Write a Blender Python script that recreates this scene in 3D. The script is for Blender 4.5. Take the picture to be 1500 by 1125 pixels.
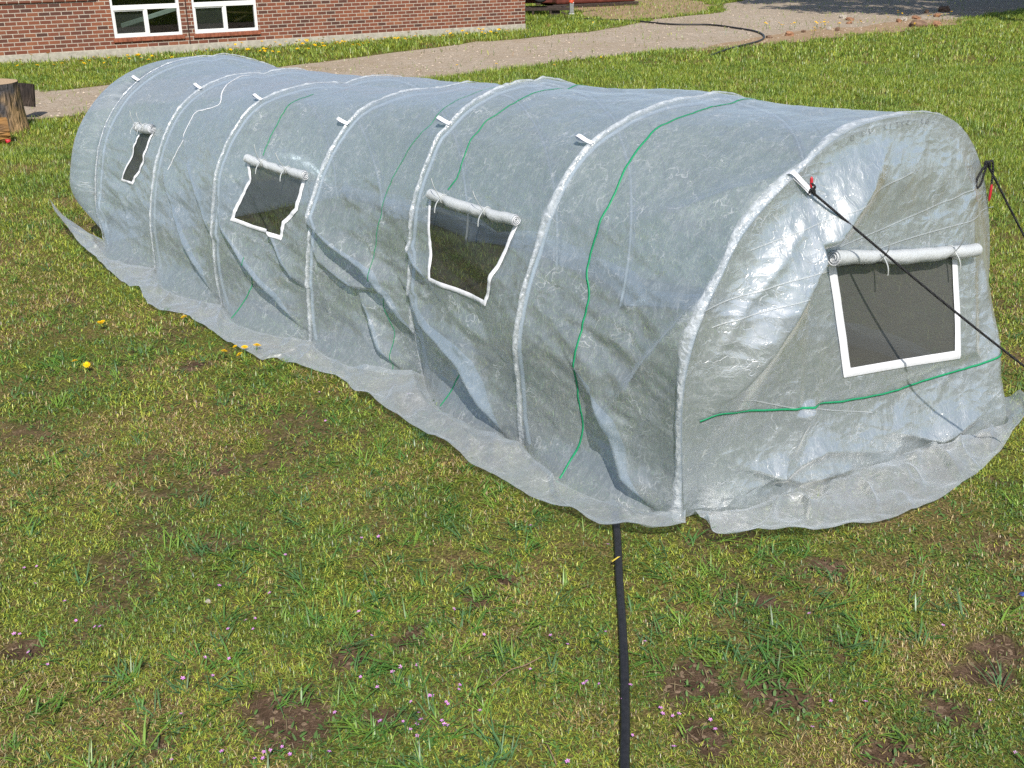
import bpy, bmesh, math, random
import numpy as np
from mathutils import Vector, Matrix
random.seed(7); RNG=np.random.default_rng(11)
for o in list(bpy.data.objects): bpy.data.objects.remove(o)
SC=bpy.context.scene; COL=SC.collection
R=math.radians
# ---------------------------------------------------------------- camera, sky, sun, exposure
CAM_H=2.47; PITCH=0.425
cd=bpy.data.cameras.new('camera'); cam=bpy.data.objects.new('camera',cd); COL.objects.link(cam)
cam.location=(0,0,CAM_H); cam.rotation_euler=(math.pi/2-PITCH,0,0)
cd.sensor_width=36; cd.lens=36; cd.clip_start=.05; cd.clip_end=600
SC.camera=cam
SUN_EL=50; SUN_AZ=172
w=bpy.data.worlds.new('World'); SC.world=w; w.use_nodes=True
nt=w.node_tree; bg=nt.nodes['Background']; sky=nt.nodes.new('ShaderNodeTexSky'); sky.sky_type='NISHITA'; sky.sun_disc=False
sky.sun_elevation=R(SUN_EL); sky.sun_rotation=R(SUN_AZ)
nt.links.new(sky.outputs[0],bg.inputs[0]); bg.inputs[1].default_value=.115
sd=bpy.data.lights.new('sun','SUN'); sd.energy=4.9; sd.angle=R(.5); sd.color=(1,.95,.87)
so=bpy.data.objects.new('sun',sd); COL.objects.link(so)
sv=Vector((math.sin(R(SUN_AZ))*math.cos(R(SUN_EL)),math.cos(R(SUN_AZ))*math.cos(R(SUN_EL)),math.sin(R(SUN_EL))))
so.rotation_euler=sv.to_track_quat('Z','Y').to_euler()
SC.view_settings.view_transform='Standard'; SC.view_settings.look='None'
SC.view_settings.exposure=0.28; SC.view_settings.gamma=1
SC.render.engine='CYCLES'
cy=SC.cycles; cy.use_denoising=False; cy.max_bounces=10; cy.transparent_max_bounces=24; cy.diffuse_bounces=3; cy.glossy_bounces=3; cy.transmission_bounces=6
cy.caustics_reflective=False; cy.caustics_refractive=False; cy.sample_clamp_indirect=4
# ---------------------------------------------------------------- helpers
def tag(o,label=None,cat=None,group=None,kind=None):
    if label: o['label']=label
    if cat: o['category']=cat
    if group: o['group']=group
    if kind: o['kind']=kind
    return o
def empty(name,loc=(0,0,0),rz=0):
    o=bpy.data.objects.new(name,None); COL.objects.link(o); o.location=loc; o.rotation_euler=(0,0,rz); o.empty_display_size=.1
    return o
def npmesh(name,V,F,mat=None,parent=None,smooth=True,uv=None,col=None):
    """mesh from numpy verts and an (n,4) or (n,3) face array"""
    V=np.asarray(V,np.float32); F=np.asarray(F,np.int32)
    me=bpy.data.meshes.new(name); n=F.shape[1]
    me.vertices.add(len(V)); me.vertices.foreach_set('co',V.ravel())
    me.loops.add(F.size); me.loops.foreach_set('vertex_index',F.ravel())
    me.polygons.add(len(F)); me.polygons.foreach_set('loop_start',np.arange(0,F.size,n,dtype=np.int32))
    me.polygons.foreach_set('use_smooth',np.full(len(F),smooth))
    me.update(calc_edges=True)
    if uv is not None:
        l=me.uv_layers.new(name='UVMap'); l.data.foreach_set('uv',np.asarray(uv,np.float32)[F.ravel()].ravel())
    if col is not None:
        a=me.color_attributes.new('tint','FLOAT_COLOR','POINT'); a.data.foreach_set('color',np.asarray(col,np.float32).ravel())
    if mat: me.materials.append(mat)
    o=bpy.data.objects.new(name,me); COL.objects.link(o)
    if parent: o.parent=parent
    return o
def bobj(name,bm,mat=None,parent=None,smooth=False):
    me=bpy.data.meshes.new(name)
    bmesh.ops.recalc_face_normals(bm,faces=bm.faces[:])
    bm.to_mesh(me); bm.free()
    for m in (mat if isinstance(mat,(list,tuple)) else [mat]):
        if m: me.materials.append(m)
    if smooth:
        for p in me.polygons: p.use_smooth=True
    o=bpy.data.objects.new(name,me); COL.objects.link(o)
    if parent: o.parent=parent
    return o
def box(bm,x0,x1,y0,y1,z0,z1,bev=0,M=None,mi=0):
    r=bmesh.ops.create_cube(bm,size=1); vs=r['verts']
    for v in vs:
        v.co=Vector(((x0+x1)/2+v.co.x*(x1-x0),(y0+y1)/2+v.co.y*(y1-y0),(z0+z1)/2+v.co.z*(z1-z0)))
    fs=list({f for v in vs for f in v.link_faces})
    if bev:
        es=list({e for f in fs for e in f.edges})
        q=bmesh.ops.bevel(bm,geom=es,offset=bev,segments=2,affect='EDGES',profile=.5); vs=list({v for f in q['faces'] for v in f.verts}|set(v for v in vs if v.is_valid))
    if M is not None:
        for v in vs: v.co=M@v.co
    for v in vs:
        for f in v.link_faces: f.material_index=mi
def tube_np(P,rad,seg=8,cap=False):
    P=np.asarray(P,float); n=len(P); rad=np.broadcast_to(np.asarray(rad,float),(n,))
    T=np.gradient(P,axis=0); T/=np.linalg.norm(T,axis=1)[:,None]+1e-9
    up=np.array([0,0,1.]) if abs(T[0,2])<.9 else np.array([1.,0,0])
    U=np.zeros_like(P); u=np.cross(T[0],up); u/=np.linalg.norm(u)
    for i in range(n):
        u=u-T[i]*(u@T[i]); u/=np.linalg.norm(u); U[i]=u
    W=np.cross(T,U); a=np.linspace(0,2*np.pi,seg,endpoint=False)
    V=P[:,None]+rad[:,None,None]*(np.cos(a)[None,:,None]*U[:,None]+np.sin(a)[None,:,None]*W[:,None])
    V=V.reshape(-1,3); i=np.arange(n-1)[:,None]*seg; j=np.arange(seg)[None]; k=(j+1)%seg
    F=np.stack([i+j,i+k,i+seg+k,i+seg+j],-1).reshape(-1,4)
    return V,F
def merge(parts):
    Vs=[];Fs=[];o=0
    for V,F in parts: Vs.append(V);Fs.append(np.asarray(F)+o);o+=len(V)
    return np.vstack(Vs),np.vstack(Fs)
def tube(name,P,rad,mat,parent=None,seg=8):
    """closed tube along a path, faces built as polygons (caps are fans)"""
    V,F=tube_np(P,rad,seg,cap=False); n=len(P); me=bpy.data.meshes.new(name)
    F=[tuple(f) for f in F.tolist()]+[tuple(range(seg-1,-1,-1)),tuple(range((n-1)*seg,n*seg))]
    me.from_pydata(V.tolist(),[],F); me.materials.append(mat)
    for p in me.polygons: p.use_smooth=len(p.vertices)==4
    o=bpy.data.objects.new(name,me); COL.objects.link(o)
    if parent: o.parent=parent
    return o
def spline(p,m=10): return catmull(p,m)
# value noise in numpy
_P=np.random.default_rng(3).random((256,256)).astype(np.float32)
def vn2(x,y):
    x=np.asarray(x,float);y=np.asarray(y,float)
    xi=np.floor(x).astype(int);yi=np.floor(y).astype(int);fx=x-xi;fy=y-yi
    fx=fx*fx*fx*(fx*(fx*6-15)+10);fy=fy*fy*fy*(fy*(fy*6-15)+10)
    g=lambda a,b:_P[a&255,b&255]
    return (g(xi,yi)*(1-fx)+g(xi+1,yi)*fx)*(1-fy)+(g(xi,yi+1)*(1-fx)+g(xi+1,yi+1)*fx)*fy
def fbm(x,y,oct=4,gain=.5):
    s=0;a=1;t=0
    for i in range(oct):
        s=s+a*vn2(x*2**i+17.3*i,y*2**i+5.1*i);t+=a;a*=gain
    return s/t
def sstep(a,b,x): 
    u=np.clip((x-a)/(b-a),0,1); return u*u*(3-2*u)
def inpoly(x,y,poly):
    c=np.zeros(np.shape(x),bool);n=len(poly)
    for i in range(n):
        x1,y1=poly[i];x2,y2=poly[(i+1)%n]
        if y1==y2: continue
        c^=((y1>y)!=(y2>y))&(x<(x2-x1)*(y-y1)/(y2-y1)+x1)
    return c
# ---------------------------------------------------------------- node helpers
class NT:
    def __init__(s,name):
        s.m=bpy.data.materials.new(name); s.m.use_nodes=True; s.t=s.m.node_tree; s.t.nodes.clear()
        s.out=s.t.nodes.new('ShaderNodeOutputMaterial')
    def n(s,typ,ins=None,**kw):
        q=s.t.nodes.new('ShaderNode'+typ)
        for k,v in kw.items(): setattr(q,k,v)
        for k,v in (ins or {}).items():
            i=q.inputs[k]
            if hasattr(v,'is_output') or isinstance(v,bpy.types.NodeSocket): s.t.links.new(v,i)
            else: i.default_value=v
        return q
    def obj(s): return s.n('TexCoord').outputs['Object']
    def noise(s,vec,scale,detail=4,rough=.55,dist=0.0): return s.n('TexNoise',{'Vector':vec,'Scale':scale,'Detail':detail,'Roughness':rough,'Distortion':dist}).outputs['Fac']
    def math(s,op,a,b=0.0,c=None,clamp=False):
        q=s.n('Math',operation=op,use_clamp=clamp)
        for i,v in enumerate((a,b) if c is None else (a,b,c)):
            if isinstance(v,bpy.types.NodeSocket): s.t.links.new(v,q.inputs[i])
            else: q.inputs[i].default_value=v
        return q.outputs[0]
    def ramp(s,fac,stops,interp='LINEAR'):
        q=s.n('ValToRGB',{'Fac':fac}); r=q.color_ramp; r.interpolation=interp
        while len(r.elements)<len(stops): r.elements.new(.5)
        for e,(p,c) in zip(r.elements,stops): e.position=p; e.color=(*c,1) if len(c)==3 else c
        return q.outputs['Color']
    def mixc(s,f,a,b,mode='MIX'):
        q=s.n('Mix',data_type='RGBA',blend_type=mode)
        for i,v in ((0,f),(6,a),(7,b)):
            if isinstance(v,bpy.types.NodeSocket): s.t.links.new(v,q.inputs[i])
            else: q.inputs[i].default_value=(*v,1) if i and len(v)==3 else v
        return q.outputs[2]
    def mixs(s,f,a,b):
        q=s.n('MixShader'); 
        for i,v in enumerate((f,a,b)):
            if isinstance(v,bpy.types.NodeSocket): s.t.links.new(v,q.inputs[i])
            else: q.inputs[i].default_value=v
        return q.outputs[0]
    def bump(s,h,strength=.3,dist=.01,normal=None):
        i={'Height':h,'Strength':strength,'Distance':dist}
        if normal is not None: i['Normal']=normal
        return s.n('Bump',i).outputs[0]
    def pbr(s,base,rough=.7,spec=.3,normal=None,**kw):
        i={'Base Color':base if isinstance(base,bpy.types.NodeSocket) else (*base,1),'Roughness':rough,'Specular IOR Level':spec}
        if normal is not None: i['Normal']=normal
        i.update(kw); return s.n('BsdfPrincipled',i).outputs[0]
    def end(s,sh): s.t.links.new(sh,s.out.inputs[0]); return s.m
def simple(name,c,rough=.6,spec=.3,var=.15,scale=20,bump=.15,metal=0.0,bd=.003):
    t=NT(name); v=t.obj(); f=t.noise(v,scale,5,.6)
    c1=tuple(x*(1-var) for x in c); c2=tuple(min(1,x*(1+var)) for x in c)
    col=t.ramp(f,[(.3,c1),(.7,c2)])
    return t.end(t.pbr(col,rough,spec,t.bump(f,bump,bd),Metallic=metal))

# ---------------------------------------------------------------- tunnel geometry from the hoop profiles
HS=[0,1.0,2.05,2.97,3.97,5.05,6.0]
PROF=[
 [(0,0),(-.04,.27),(-.07,.58),(-.05,.79),(.01,.96),(.08,1.09),(.2,1.28),(.36,1.41),(.55,1.525),(.7,1.61),(.89,1.66),(1.13,1.675),(1.38,1.665),(1.62,1.6),(1.8,1.48),(1.95,1.31),(2.09,1.06),(2.2,.74),(2.24,.45),(2.26,0)],
 [(-.04,0),(-.09,.38),(-.11,.6),(-.06,.84),(.03,1.06),(.11,1.24),(.22,1.39),(.34,1.49),(.5,1.56),(.72,1.62),(.95,1.645),(1.12,1.64)],
 [(.14,0),(.08,.32),(.06,.66),(.09,1.0),(.16,1.18),(.28,1.38),(.36,1.44),(.5,1.53),(.71,1.6),(.93,1.625),(1.02,1.615)],
 [(-.05,0),(-.05,.38),(-.01,.73),(.09,1.03),(.18,1.18),(.31,1.32),(.44,1.41),(.62,1.46),(.85,1.485),(1.08,1.475)],
 [(-.13,0),(-.16,.35),(-.1,.81),(-.02,1.03),(.14,1.24),(.31,1.36),(.52,1.41),(.74,1.43),(.92,1.42),(1.0,1.405)],
 [(-.11,0),(-.11,.34),(-.05,.65),(.05,.92),(.22,1.17),(.43,1.31),(.65,1.375),(.88,1.385),(.98,1.37)],
 [(-.11,0),(-.13,.34),(-.08,.65),(.02,.92),(.2,1.15),(.41,1.30),(.65,1.39),(.92,1.425),(1.04,1.415)],
]
def catmull(p,m=12):
    p=np.array(p,float);q=np.vstack([2*p[0]-p[1],p,2*p[-1]-p[-2]]);o=[]
    u=np.linspace(0,1,m,endpoint=False)[:,None]
    for i in range(1,len(q)-2):
        a,b,c,d=q[i-1:i+3]
        o.append(.5*(2*b+(c-a)*u+(2*a-5*b+4*c-d)*u*u+(3*b-a-3*c+d)*u**3))
    o.append(q[-2:-1]);return np.vstack(o)
def resamp(p,t):
    p=np.asarray(p,float)
    d=np.r_[0,np.cumsum(np.linalg.norm(np.diff(p,axis=0),axis=1))];d/=d[-1]
    return np.stack([np.interp(t,d,p[:,k]) for k in range(p.shape[1])],1)
HP=[]
for i,p in enumerate(PROF):
    p=list(p)
    if i:
        c=p[-1][0];z1=p[-1][1]
        p=p+[(2*c-w,z-.07*np.sin(np.pi*z/z1)-.03*(z<z1)) for w,z in p[-2::-1]]
    HP.append(resamp(catmull(p),np.linspace(0,1,401)))
HP=np.array(HP)
def surf(s,t):
    """film before wrinkles: (s,t) -> local (x along tunnel, w across, z)"""
    s=np.asarray(s,float);t=np.asarray(t,float)
    sc=np.clip(s,HS[0],HS[-1]);h=np.array(HS)
    k=np.clip(np.searchsorted(h,sc,side='right')-1,0,5)
    u=(sc-h[k])/(h[k+1]-h[k])
    ti=np.clip(t,0,1)*400;j=np.clip(ti.astype(int),0,399);f=(ti-j)[...,None]
    a=HP[k,j]*(1-f)+HP[k,j+1]*f;b=HP[k+1,j]*(1-f)+HP[k+1,j+1]*f
    p=a*(1-u[...,None])+b*u[...,None]
    sag=np.sin(np.pi*u)
    w=p[...,0]+sag*.03*(np.sin(np.pi*np.clip(t*2.5,0,1))-np.sin(np.pi*np.clip((1-t)*2.5,0,1)))
    z=p[...,1]-.012*sag*np.sin(np.pi*np.clip(t,0,1))**2
    m=-.12*np.clip(1-sc/2.0,0,1)
    return np.stack([sc+m*w,w,z],-1)
# ---------------------------------------------------------------- film shape (numpy, tunnel-local: x along, w across, z up)
ARC=4.6
FOLDS=[ # polyline in (s,t), height, width above, width below
 ([(4.85,.17),(4.72,.14),(4.41,.083),(4.02,.019)],.05,.10,.022),
 ([(4.75,.26),(4.52,.214),(4.13,.148),(3.95,.113)],.035,.09,.022),
 ([(3.90,.16),(3.86,.137),(3.61,.092),(3.03,.022)],.06,.11,.022),
 ([(3.55,.18),(3.35,.14),(3.12,.094),(2.98,.085)],.035,.08,.02),
 ([(2.98,.19),(2.95,.176),(2.72,.155),(2.42,.138),(2.06,.073)],.075,.13,.022),
 ([(2.92,.14),(2.87,.127),(2.6,.106),(2.3,.112)],.04,.07,.018),
 ([(2.5,.09),(2.41,.067),(2.32,.035),(2.08,.0)],.05,.09,.02),
 ([(2.07,.185),(1.96,.165),(1.86,.153)],.035,.06,.015),
 ([(2.0,.115),(1.89,.098),(1.68,.088),(1.47,.075),(1.2,.03),(1.04,.0)],.10,.13,.025),
 ([(.52,.10),(.40,.078),(.28,.034),(.04,.0)],.09,.14,.025),
 ([(.02,.235),(.10,.195),(.19,.163),(.39,.092)],.05,.10,.05),
 ([(.0,.372),(.1,.345),(.33,.293),(.55,.27),(.8,.262)],.045,.13,.12),
 ([(6.0,.10),(5.95,.06),(5.8,.01)],.04,.08,.02),
 ([(5.62,.12),(5.45,.06),(5.3,.02)],.025,.07,.03),
]
def polydist(x,y,pts):
    """signed distance to a polyline (positive on its left) and position 0..1 along it"""
    best=np.full(np.shape(x),1e9);sg=np.zeros(np.shape(x));pos=np.zeros(np.shape(x))
    p=np.array(pts,float);seg=np.linalg.norm(np.diff(p,axis=0),axis=1);tot=seg.sum();acc=0
    for i in range(len(p)-1):
        a,b=p[i],p[i+1];dx,dy=b-a;l2=dx*dx+dy*dy
        u=((x-a[0])*dx+(y-a[1])*dy)/l2;uc=np.clip(u,0,1)
        ex=x-a[0]-uc*dx;ey=y-a[1]-uc*dy;d=np.hypot(ex,ey)
        m=d<best
        best=np.where(m,d,best);sg=np.where(m,np.sign(dx*(y-a[1])-dy*(x-a[0])),sg);pos=np.where(m,(acc+uc*seg[i])/tot,pos);acc+=seg[i]
    return best*sg,pos
def foldh(x,y,pts,amp,wu,wd,up):
    """a crease: rises gently on the side 'up', drops sharply on the other"""
    d,p=polydist(x,y,pts);d=d*up
    taper=np.maximum(np.sin(np.pi*np.clip(p*.9+.06,0,1)),0)**.7
    return amp*taper*np.where(d>0,np.exp(-(d/wu)**1.3),-.35+1.35*np.exp(-(np.minimum(d,0)/wd)**2)*1.0) * np.where(d>0,1,np.exp(-np.abs(d)/(wu*.8)))
def disp(s,t):
    y=t*ARC;h=np.array(HS);sc=np.clip(s,0,5.9999)
    k=np.clip(np.searchsorted(h,sc,side='right')-1,0,5);u=(sc-h[k])/(h[k+1]-h[k])
    env=np.maximum(np.sin(np.pi*np.clip(u,0,1)),0)**.6
    n1=fbm(s*1.7+3,y*1.1+7,3)-.5
    q=s*1.5+y*.55; r=-s*.5+y*1.5
    n2=fbm(q*1.6+11,r*5+2,3)-.5                      # long diagonal ripples
    n3=np.abs(fbm(s*11+1,y*9+4,3)-.5)                # crinkle
    side=np.exp(-((t-.12)/.12)**2)
    d=env*(.06*n1+.05*n2*(.30+side))-.011*n3
    for pts,a,wu,wd in FOLDS:
        P=[(px,py*ARC) for px,py in pts]
        d=d+foldh(s,y,P,a*(1.0 if wd>.1 else 1.2),wu*(1.0 if wd>.1 else .75),wd,-1)
    return d*sstep(-.01,.09,s)*sstep(6.01,5.95,s)
def cov(s,t,off=0.):
    s=np.asarray(s,float);t=np.asarray(t,float);s,t=np.broadcast_arrays(s,t)
    e=.004
    P=surf(s,t);ds=surf(np.clip(s+e,0,6),t)-surf(np.clip(s-e,0,6),t);dt=surf(s,np.clip(t+e,0,1))-surf(s,np.clip(t-e,0,1))
    n=np.cross(ds,dt);n/=np.linalg.norm(n,axis=-1)[...,None]+1e-12
    flip=np.sign((n[...,1]*(P[...,1]-1.1)+n[...,2]*(P[...,2]-.4)));n*=np.where(flip==0,1,flip)[...,None]
    P=P+n*(disp(s,t)*sstep(-.01,.05,t)+off)[...,None]
    h=np.array(HS);k=np.clip(np.searchsorted(h,s,side='right')-1,0,5);u=np.clip((s-h[k])/(h[k+1]-h[k]),0,1)
    u=np.clip(u,0,.9999);fl=np.clip(1-P[...,2]/.26,0,1)**2*(.17*np.sin(np.pi*u)**.8)
    P[...,1]-=np.where(t<.5,fl,-fl)
    P[...,2]=np.maximum(P[...,2],.012)
    return P
ARCH=None
def fdisp(w,z):
    """outward bulge and folds of the front panel"""
    dm=np.abs(polydist(w,z,[tuple(q) for q in HP[0][::8]])[0])
    fade=sstep(0,.30,dm)
    b=.05+.30*(np.clip(w/2.26,0,1)**1.5)*sstep(1.5,.1,z)*sstep(2.5,2.05,w)*1.0
    b0=b
    b=b+.05*(fbm(w*1.6+4,z*1.4+9,3)-.5)
    q=(w-z)*.707;r=(w+z)*.707
    b=b+.045*(fbm(q*4.2+3,r*1.0+8,2)-.5)-.012*np.abs(fbm(w*9+5,z*9+3,2)-.5)-.012*np.abs(fbm(q*6+9,r*3+1,2)-.5)
    for pts,a,wu,wd in FFOLDS:
        b=b+foldh(w,z,pts,a,wu,wd,1)
    flat=1-.85*sstep(-.06,.02,np.minimum(np.minimum(w-.60,1.80-w),np.minimum(z-.44,1.17-z)))
    b=b0+(b-b0)*flat
    low=sstep(.35,.0,z)
    b=b+low*(.06+.04*(fbm(w*5+2,z*3,2)-.3))*sstep(0,.15,w)
    return b*fade
FFOLDS=[
 ([(-.02,.46),(.18,.66),(.35,.88),(.50,1.10),(.75,1.32),(1.05,1.52)],.125,.19,.20),
 ([(.52,.20),(.64,.38),(.70,.55),(.68,.75)],.07,.12,.08),
 ([(.03,.72),(.2,1.0),(.42,1.22),(.6,1.36)],.03,.06,.05),
 ([(1.62,1.52),(1.75,1.3),(1.9,1.12)],.035,.08,.05),
 ([(.35,.10),(.75,.17),(1.1,.08)],.028,.06,.035),
 ([(.25,.22),(.6,.05),(.95,.03)],.028,.05,.03),
 ([(1.2,.16),(1.5,.04),(1.8,.12)],.03,.06,.035),
]
def front(w,z,off=0.):
    w=np.asarray(w,float);z=np.asarray(z,float);w,z=np.broadcast_arrays(w,z)
    return np.stack([-.12*w-fdisp(w,z)-off,w,np.maximum(z,.012)],-1)
# ---------------------------------------------------------------- materials of the ground
def m_lawn():
    t=NT('lawn_soil'); v=t.obj()
    a=t.noise(v,1.3,5,.6);b=t.noise(v,14,6,.65);c=t.noise(v,90,5,.7);d=t.noise(v,.35,3,.5)
    soil=t.ramp(c,[(.3,(.030,.018,.010)),(.55,(.085,.055,.030)),(.75,(.17,.12,.07))])
    moss=t.ramp(c,[(.30,(.012,.016,.004)),(.5,(.075,.085,.014)),(.70,(.28,.29,.06))])
    thatch=t.ramp(c,[(.32,(.028,.019,.009)),(.55,(.16,.115,.045)),(.75,(.45,.36,.16))])
    f=t.math('ADD',t.math('MULTIPLY',a,.6),t.math('MULTIPLY',b,.45))
    k=t.mixc(t.ramp(f,[(.47,(0,0,0)),(.60,(1,1,1))]),moss,thatch)
    k=t.mixc(t.ramp(t.math('ADD',t.math('MULTIPLY',b,.7),t.math('MULTIPLY',a,.3)),[(.60,(0,0,0)),(.68,(1,1,1))]),k,soil)
    s0=t.n('SeparateColor',{'Color':t.n('VertexColor',layer_name='tint').outputs['Color']}).outputs[0]
    e=t.noise(v,170,3,.6);pb=t.n('SeparateColor',{'Color':t.n('TexVoronoi',{'Vector':v,'Scale':70.0}).outputs['Color']}).outputs[0]
    sd=t.ramp(t.math('ADD',t.math('MULTIPLY',b,.5),t.math('MULTIPLY',e,.5)),[(.33,(.022,.013,.008)),(.5,(.085,.052,.032)),(.68,(.20,.135,.09))])
    sd=t.mixc(t.ramp(pb,[(.93,(0,0,0)),(.95,(.7,.7,.7))]),sd,(.30,.21,.14))
    k=t.mixc(t.math('MULTIPLY',t.math('ADD',s0,t.math('MULTIPLY',t.math('SUBTRACT',e,.5),.6)),t.math('GREATER_THAN',s0,.02),clamp=True),k,sd)
    h=t.math('ADD',c,t.math('MULTIPLY',b,1.5))
    return t.end(t.pbr(k,.9,.15,t.bump(h,.9,.012)))
def m_gravel():
    t=NT('gravel'); v=t.obj()
    vo=t.n('TexVoronoi',{'Vector':v,'Scale':38.0}); vo2=t.n('TexVoronoi',{'Vector':v,'Scale':95.0})
    big=t.noise(v,.5,5,.6);mid=t.noise(v,4,5,.6)
    c1=t.ramp(vo.outputs['Color'],[(.1,(.22,.175,.13)),(.45,(.36,.295,.225)),(.9,(.52,.45,.37))])
    c2=t.mixc(.4,c1,t.ramp(vo2.outputs['Color'],[(.1,(.2,.16,.12)),(.9,(.5,.43,.35))]))
    k=t.mixc(t.ramp(t.math('ADD',t.math('MULTIPLY',big,.5),t.math('MULTIPLY',mid,.5)),[(.38,(0,0,0)),(.66,(1,1,1))]),c2,(.30,.235,.165))
    h=t.math('ADD',vo.outputs['Distance'],t.math('MULTIPLY',vo2.outputs['Distance'],.5))
    return t.end(t.pbr(k,.9,.2,t.bump(h,.7,.02)))
def m_dirt():
    t=NT('bare_dirt'); v=t.obj(); b=t.noise(v,9,6,.65);c=t.noise(v,60,4,.6)
    k=t.ramp(t.math('ADD',t.math('MULTIPLY',b,.5),t.math('MULTIPLY',c,.5)),[(.3,(.13,.085,.05)),(.52,(.30,.21,.13)),(.7,(.42,.33,.23))])
    return t.end(t.pbr(k,.95,.1,t.bump(c,.8,.015)))
def m_grass():
    t=NT('grass_blades'); a=t.n('VertexColor',layer_name='tint').outputs['Color']
    d=t.n('BsdfDiffuse',{'Color':a}).outputs[0]; tr=t.n('BsdfTranslucent',{'Color':t.mixc(1.0,a,(1.2,1.25,.6),'MULTIPLY')}).outputs[0]
    g=t.n('BsdfGlossy',{'Color':(1,1,1,1),'Roughness':.42}).outputs[0]
    return t.end(t.mixs(.035,t.mixs(.34,d,tr),g))
LAWN=m_lawn();GRAVEL=m_gravel();DIRT=m_dirt();GRASS=m_grass()
# ---------------------------------------------------------------- ground
def sheet(name,poly,z,mat,rough_edge=.12,sub=.35):
    p=np.array(poly,float);q=np.vstack([p,p[:1]]);pts=[]
    for a,b in zip(q[:-1],q[1:]):
        n=max(1,int(np.linalg.norm(b-a)/sub))
        for i in range(n): pts.append(a+(b-a)*i/n)
    pts=np.array(pts);nx=(fbm(pts[:,0]*1.3,pts[:,1]*1.3,3)-.5)*2*rough_edge*2;ny=(fbm(pts[:,0]*1.3+40,pts[:,1]*1.3+9,3)-.5)*2*rough_edge*2
    pts=pts+np.stack([nx,ny],1)
    bm=bmesh.new();vs=[bm.verts.new((x,y,z)) for x,y in pts];f=bm.faces.new(vs);bmesh.ops.triangulate(bm,faces=[f]);
    o=bobj(name,bm,mat); 
    if o.data.polygons[0].normal.z<0: o.data.flip_normals()
    return tag(o,kind='structure'),[tuple(x) for x in pts]
# bare soil spots as pixels of the near lawn, turned into ground points
SOIL=[(430,1060,.22),(395,1035,.15),(35,950,.12),(520,960,.10),(600,935,.10),(1210,830,.13),(1130,880,.10),(1470,950,.16),(1010,1000,.2),(1120,1010,.2),(1440,985,.14),(285,535,.12),(230,1090,.1),(700,880,.10),(330,690,.1),(560,1050,.1),(1300,1100,.16),(1040,1080,.14),(1390,1040,.14),(740,850,.08)]
def pix(x,y):
    cp,sp=math.cos(PITCH),math.sin(PITCH);v=y-562.5;d=np.array([x-750.,1500*cp-v*sp,-1500*sp-v*cp]);return d*(CAM_H/-d[2])
SOILW=[(*pix(x,y)[:2],r*.8) for x,y,r in SOIL]
def soilmask(x,y):
    m=np.zeros(np.shape(x))
    nz=(vn2(x*14,y*14)-.5)*.7+(vn2(x*45,y*45)-.5)*.5
    for sx,sy,r in SOILW: m=np.maximum(m,sstep(1.3,.5,np.hypot(x-sx,(y-sy)*1.2)/r+nz))
    f=fbm(x*1.9+70,y*1.9+7,4);g=fbm(x*9+3,y*9+5,3)
    return np.maximum(m,0.6*sstep(.62,.76,f*.6+g*.4+.06))
gx=np.linspace(-7,7,561);gy=np.linspace(1.0,10,361);GX,GY=np.meshgrid(gx,gy,indexing='ij');sm=soilmask(GX,GY)
ed=np.minimum(np.minimum(sstep(-7,-6.3,GX),sstep(7,6.3,GX)),np.minimum(sstep(1.0,1.3,GY),sstep(10,9.3,GY)));sm=sm*ed
GZ=(.012*(fbm(GX*3,GY*3,3)-.55)+.006*(fbm(GX*14,GY*14,2)-.5)-.006*sm)*ed
GZ=np.minimum(GZ,.004)
n0=GX.size;V=np.stack([GX,GY,GZ],-1).reshape(-1,3)
i=np.arange(560)[:,None]*361;j=np.arange(360)[None];F=np.stack([i+j,i+361+j,i+362+j,i+j+1],-1).reshape(-1,4)
c=[(-250,-60),(-7,-60),(7,-60),(250,-60),(-250,1),(-7,1),(7,1),(250,1),(-250,10),(-7,10),(7,10),(250,10),(-250,450),(-7,450),(7,450),(250,450)]
V=np.vstack([V,[(a,b,0) for a,b in c]]);Fo=[(r*4+q,r*4+q+1,r*4+q+5,r*4+q+4) for r in range(3) for q in range(3) if not (r==1 and q==1)]
F=np.vstack([F,np.array(Fo)+n0]);col=np.zeros((len(V),4));col[:n0,0]=sm.reshape(-1);col[:,3]=1
tag(npmesh('lawn_ground',V,F,LAWN,col=col),kind='structure')
DRIVE=[(-13,13.2),(-11.0,14.2),(-9.0,14.6),(-7.3,14.35),(-6.49,14.25),(-6.02,14.5),(-5.89,15.03),(-1.93,17.61),(-1.29,18.18),(-.37,19.05),(1.05,20.51),(2.05,21.38),(3.6,22.58),(4.56,23.09),(6.08,23.91),(8.2,25.9),(11.2,28.7),(14.6,32.1),(24,40),(40,56),(20,56),(12,46),(7.92,37.4),(6.76,34.77),(6.25,32.1),(3.94,29.8),(2.99,27.8),(2.02,26.3),(.81,25.2),(-.77,23.9),(-2.62,21.61),(-3.91,20.0),(-6.66,17.3),(-7.07,16.9),(-8.25,17.0),(-10,16.4),(-13,15.2)]
_,DRIVE2=sheet('gravel_driveway',DRIVE,.004,GRAVEL,.10)
DIRTP=[(3.3,22.15),(4.85,22.95),(6.6,24.1),(9.3,26.1),(11.6,28.2),(12.4,29.6),(11,29.6),(9.02,27.8),(7.66,26.9),(6.2,25.3),(4.6,23.5)]
_,DIRT2=sheet('dirt_verge',DIRTP,.008,DIRT,.15)
SCRUB=[(1.69,33.65),(2.11,30.46),(2.78,29.0),(3.76,29.9),(5.6,32.1),(6.4,34.77),(6.0,38),(3,38)]
_,SCRUB2=sheet('scrub_verge',SCRUB,.008,DIRT,.2)
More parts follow.
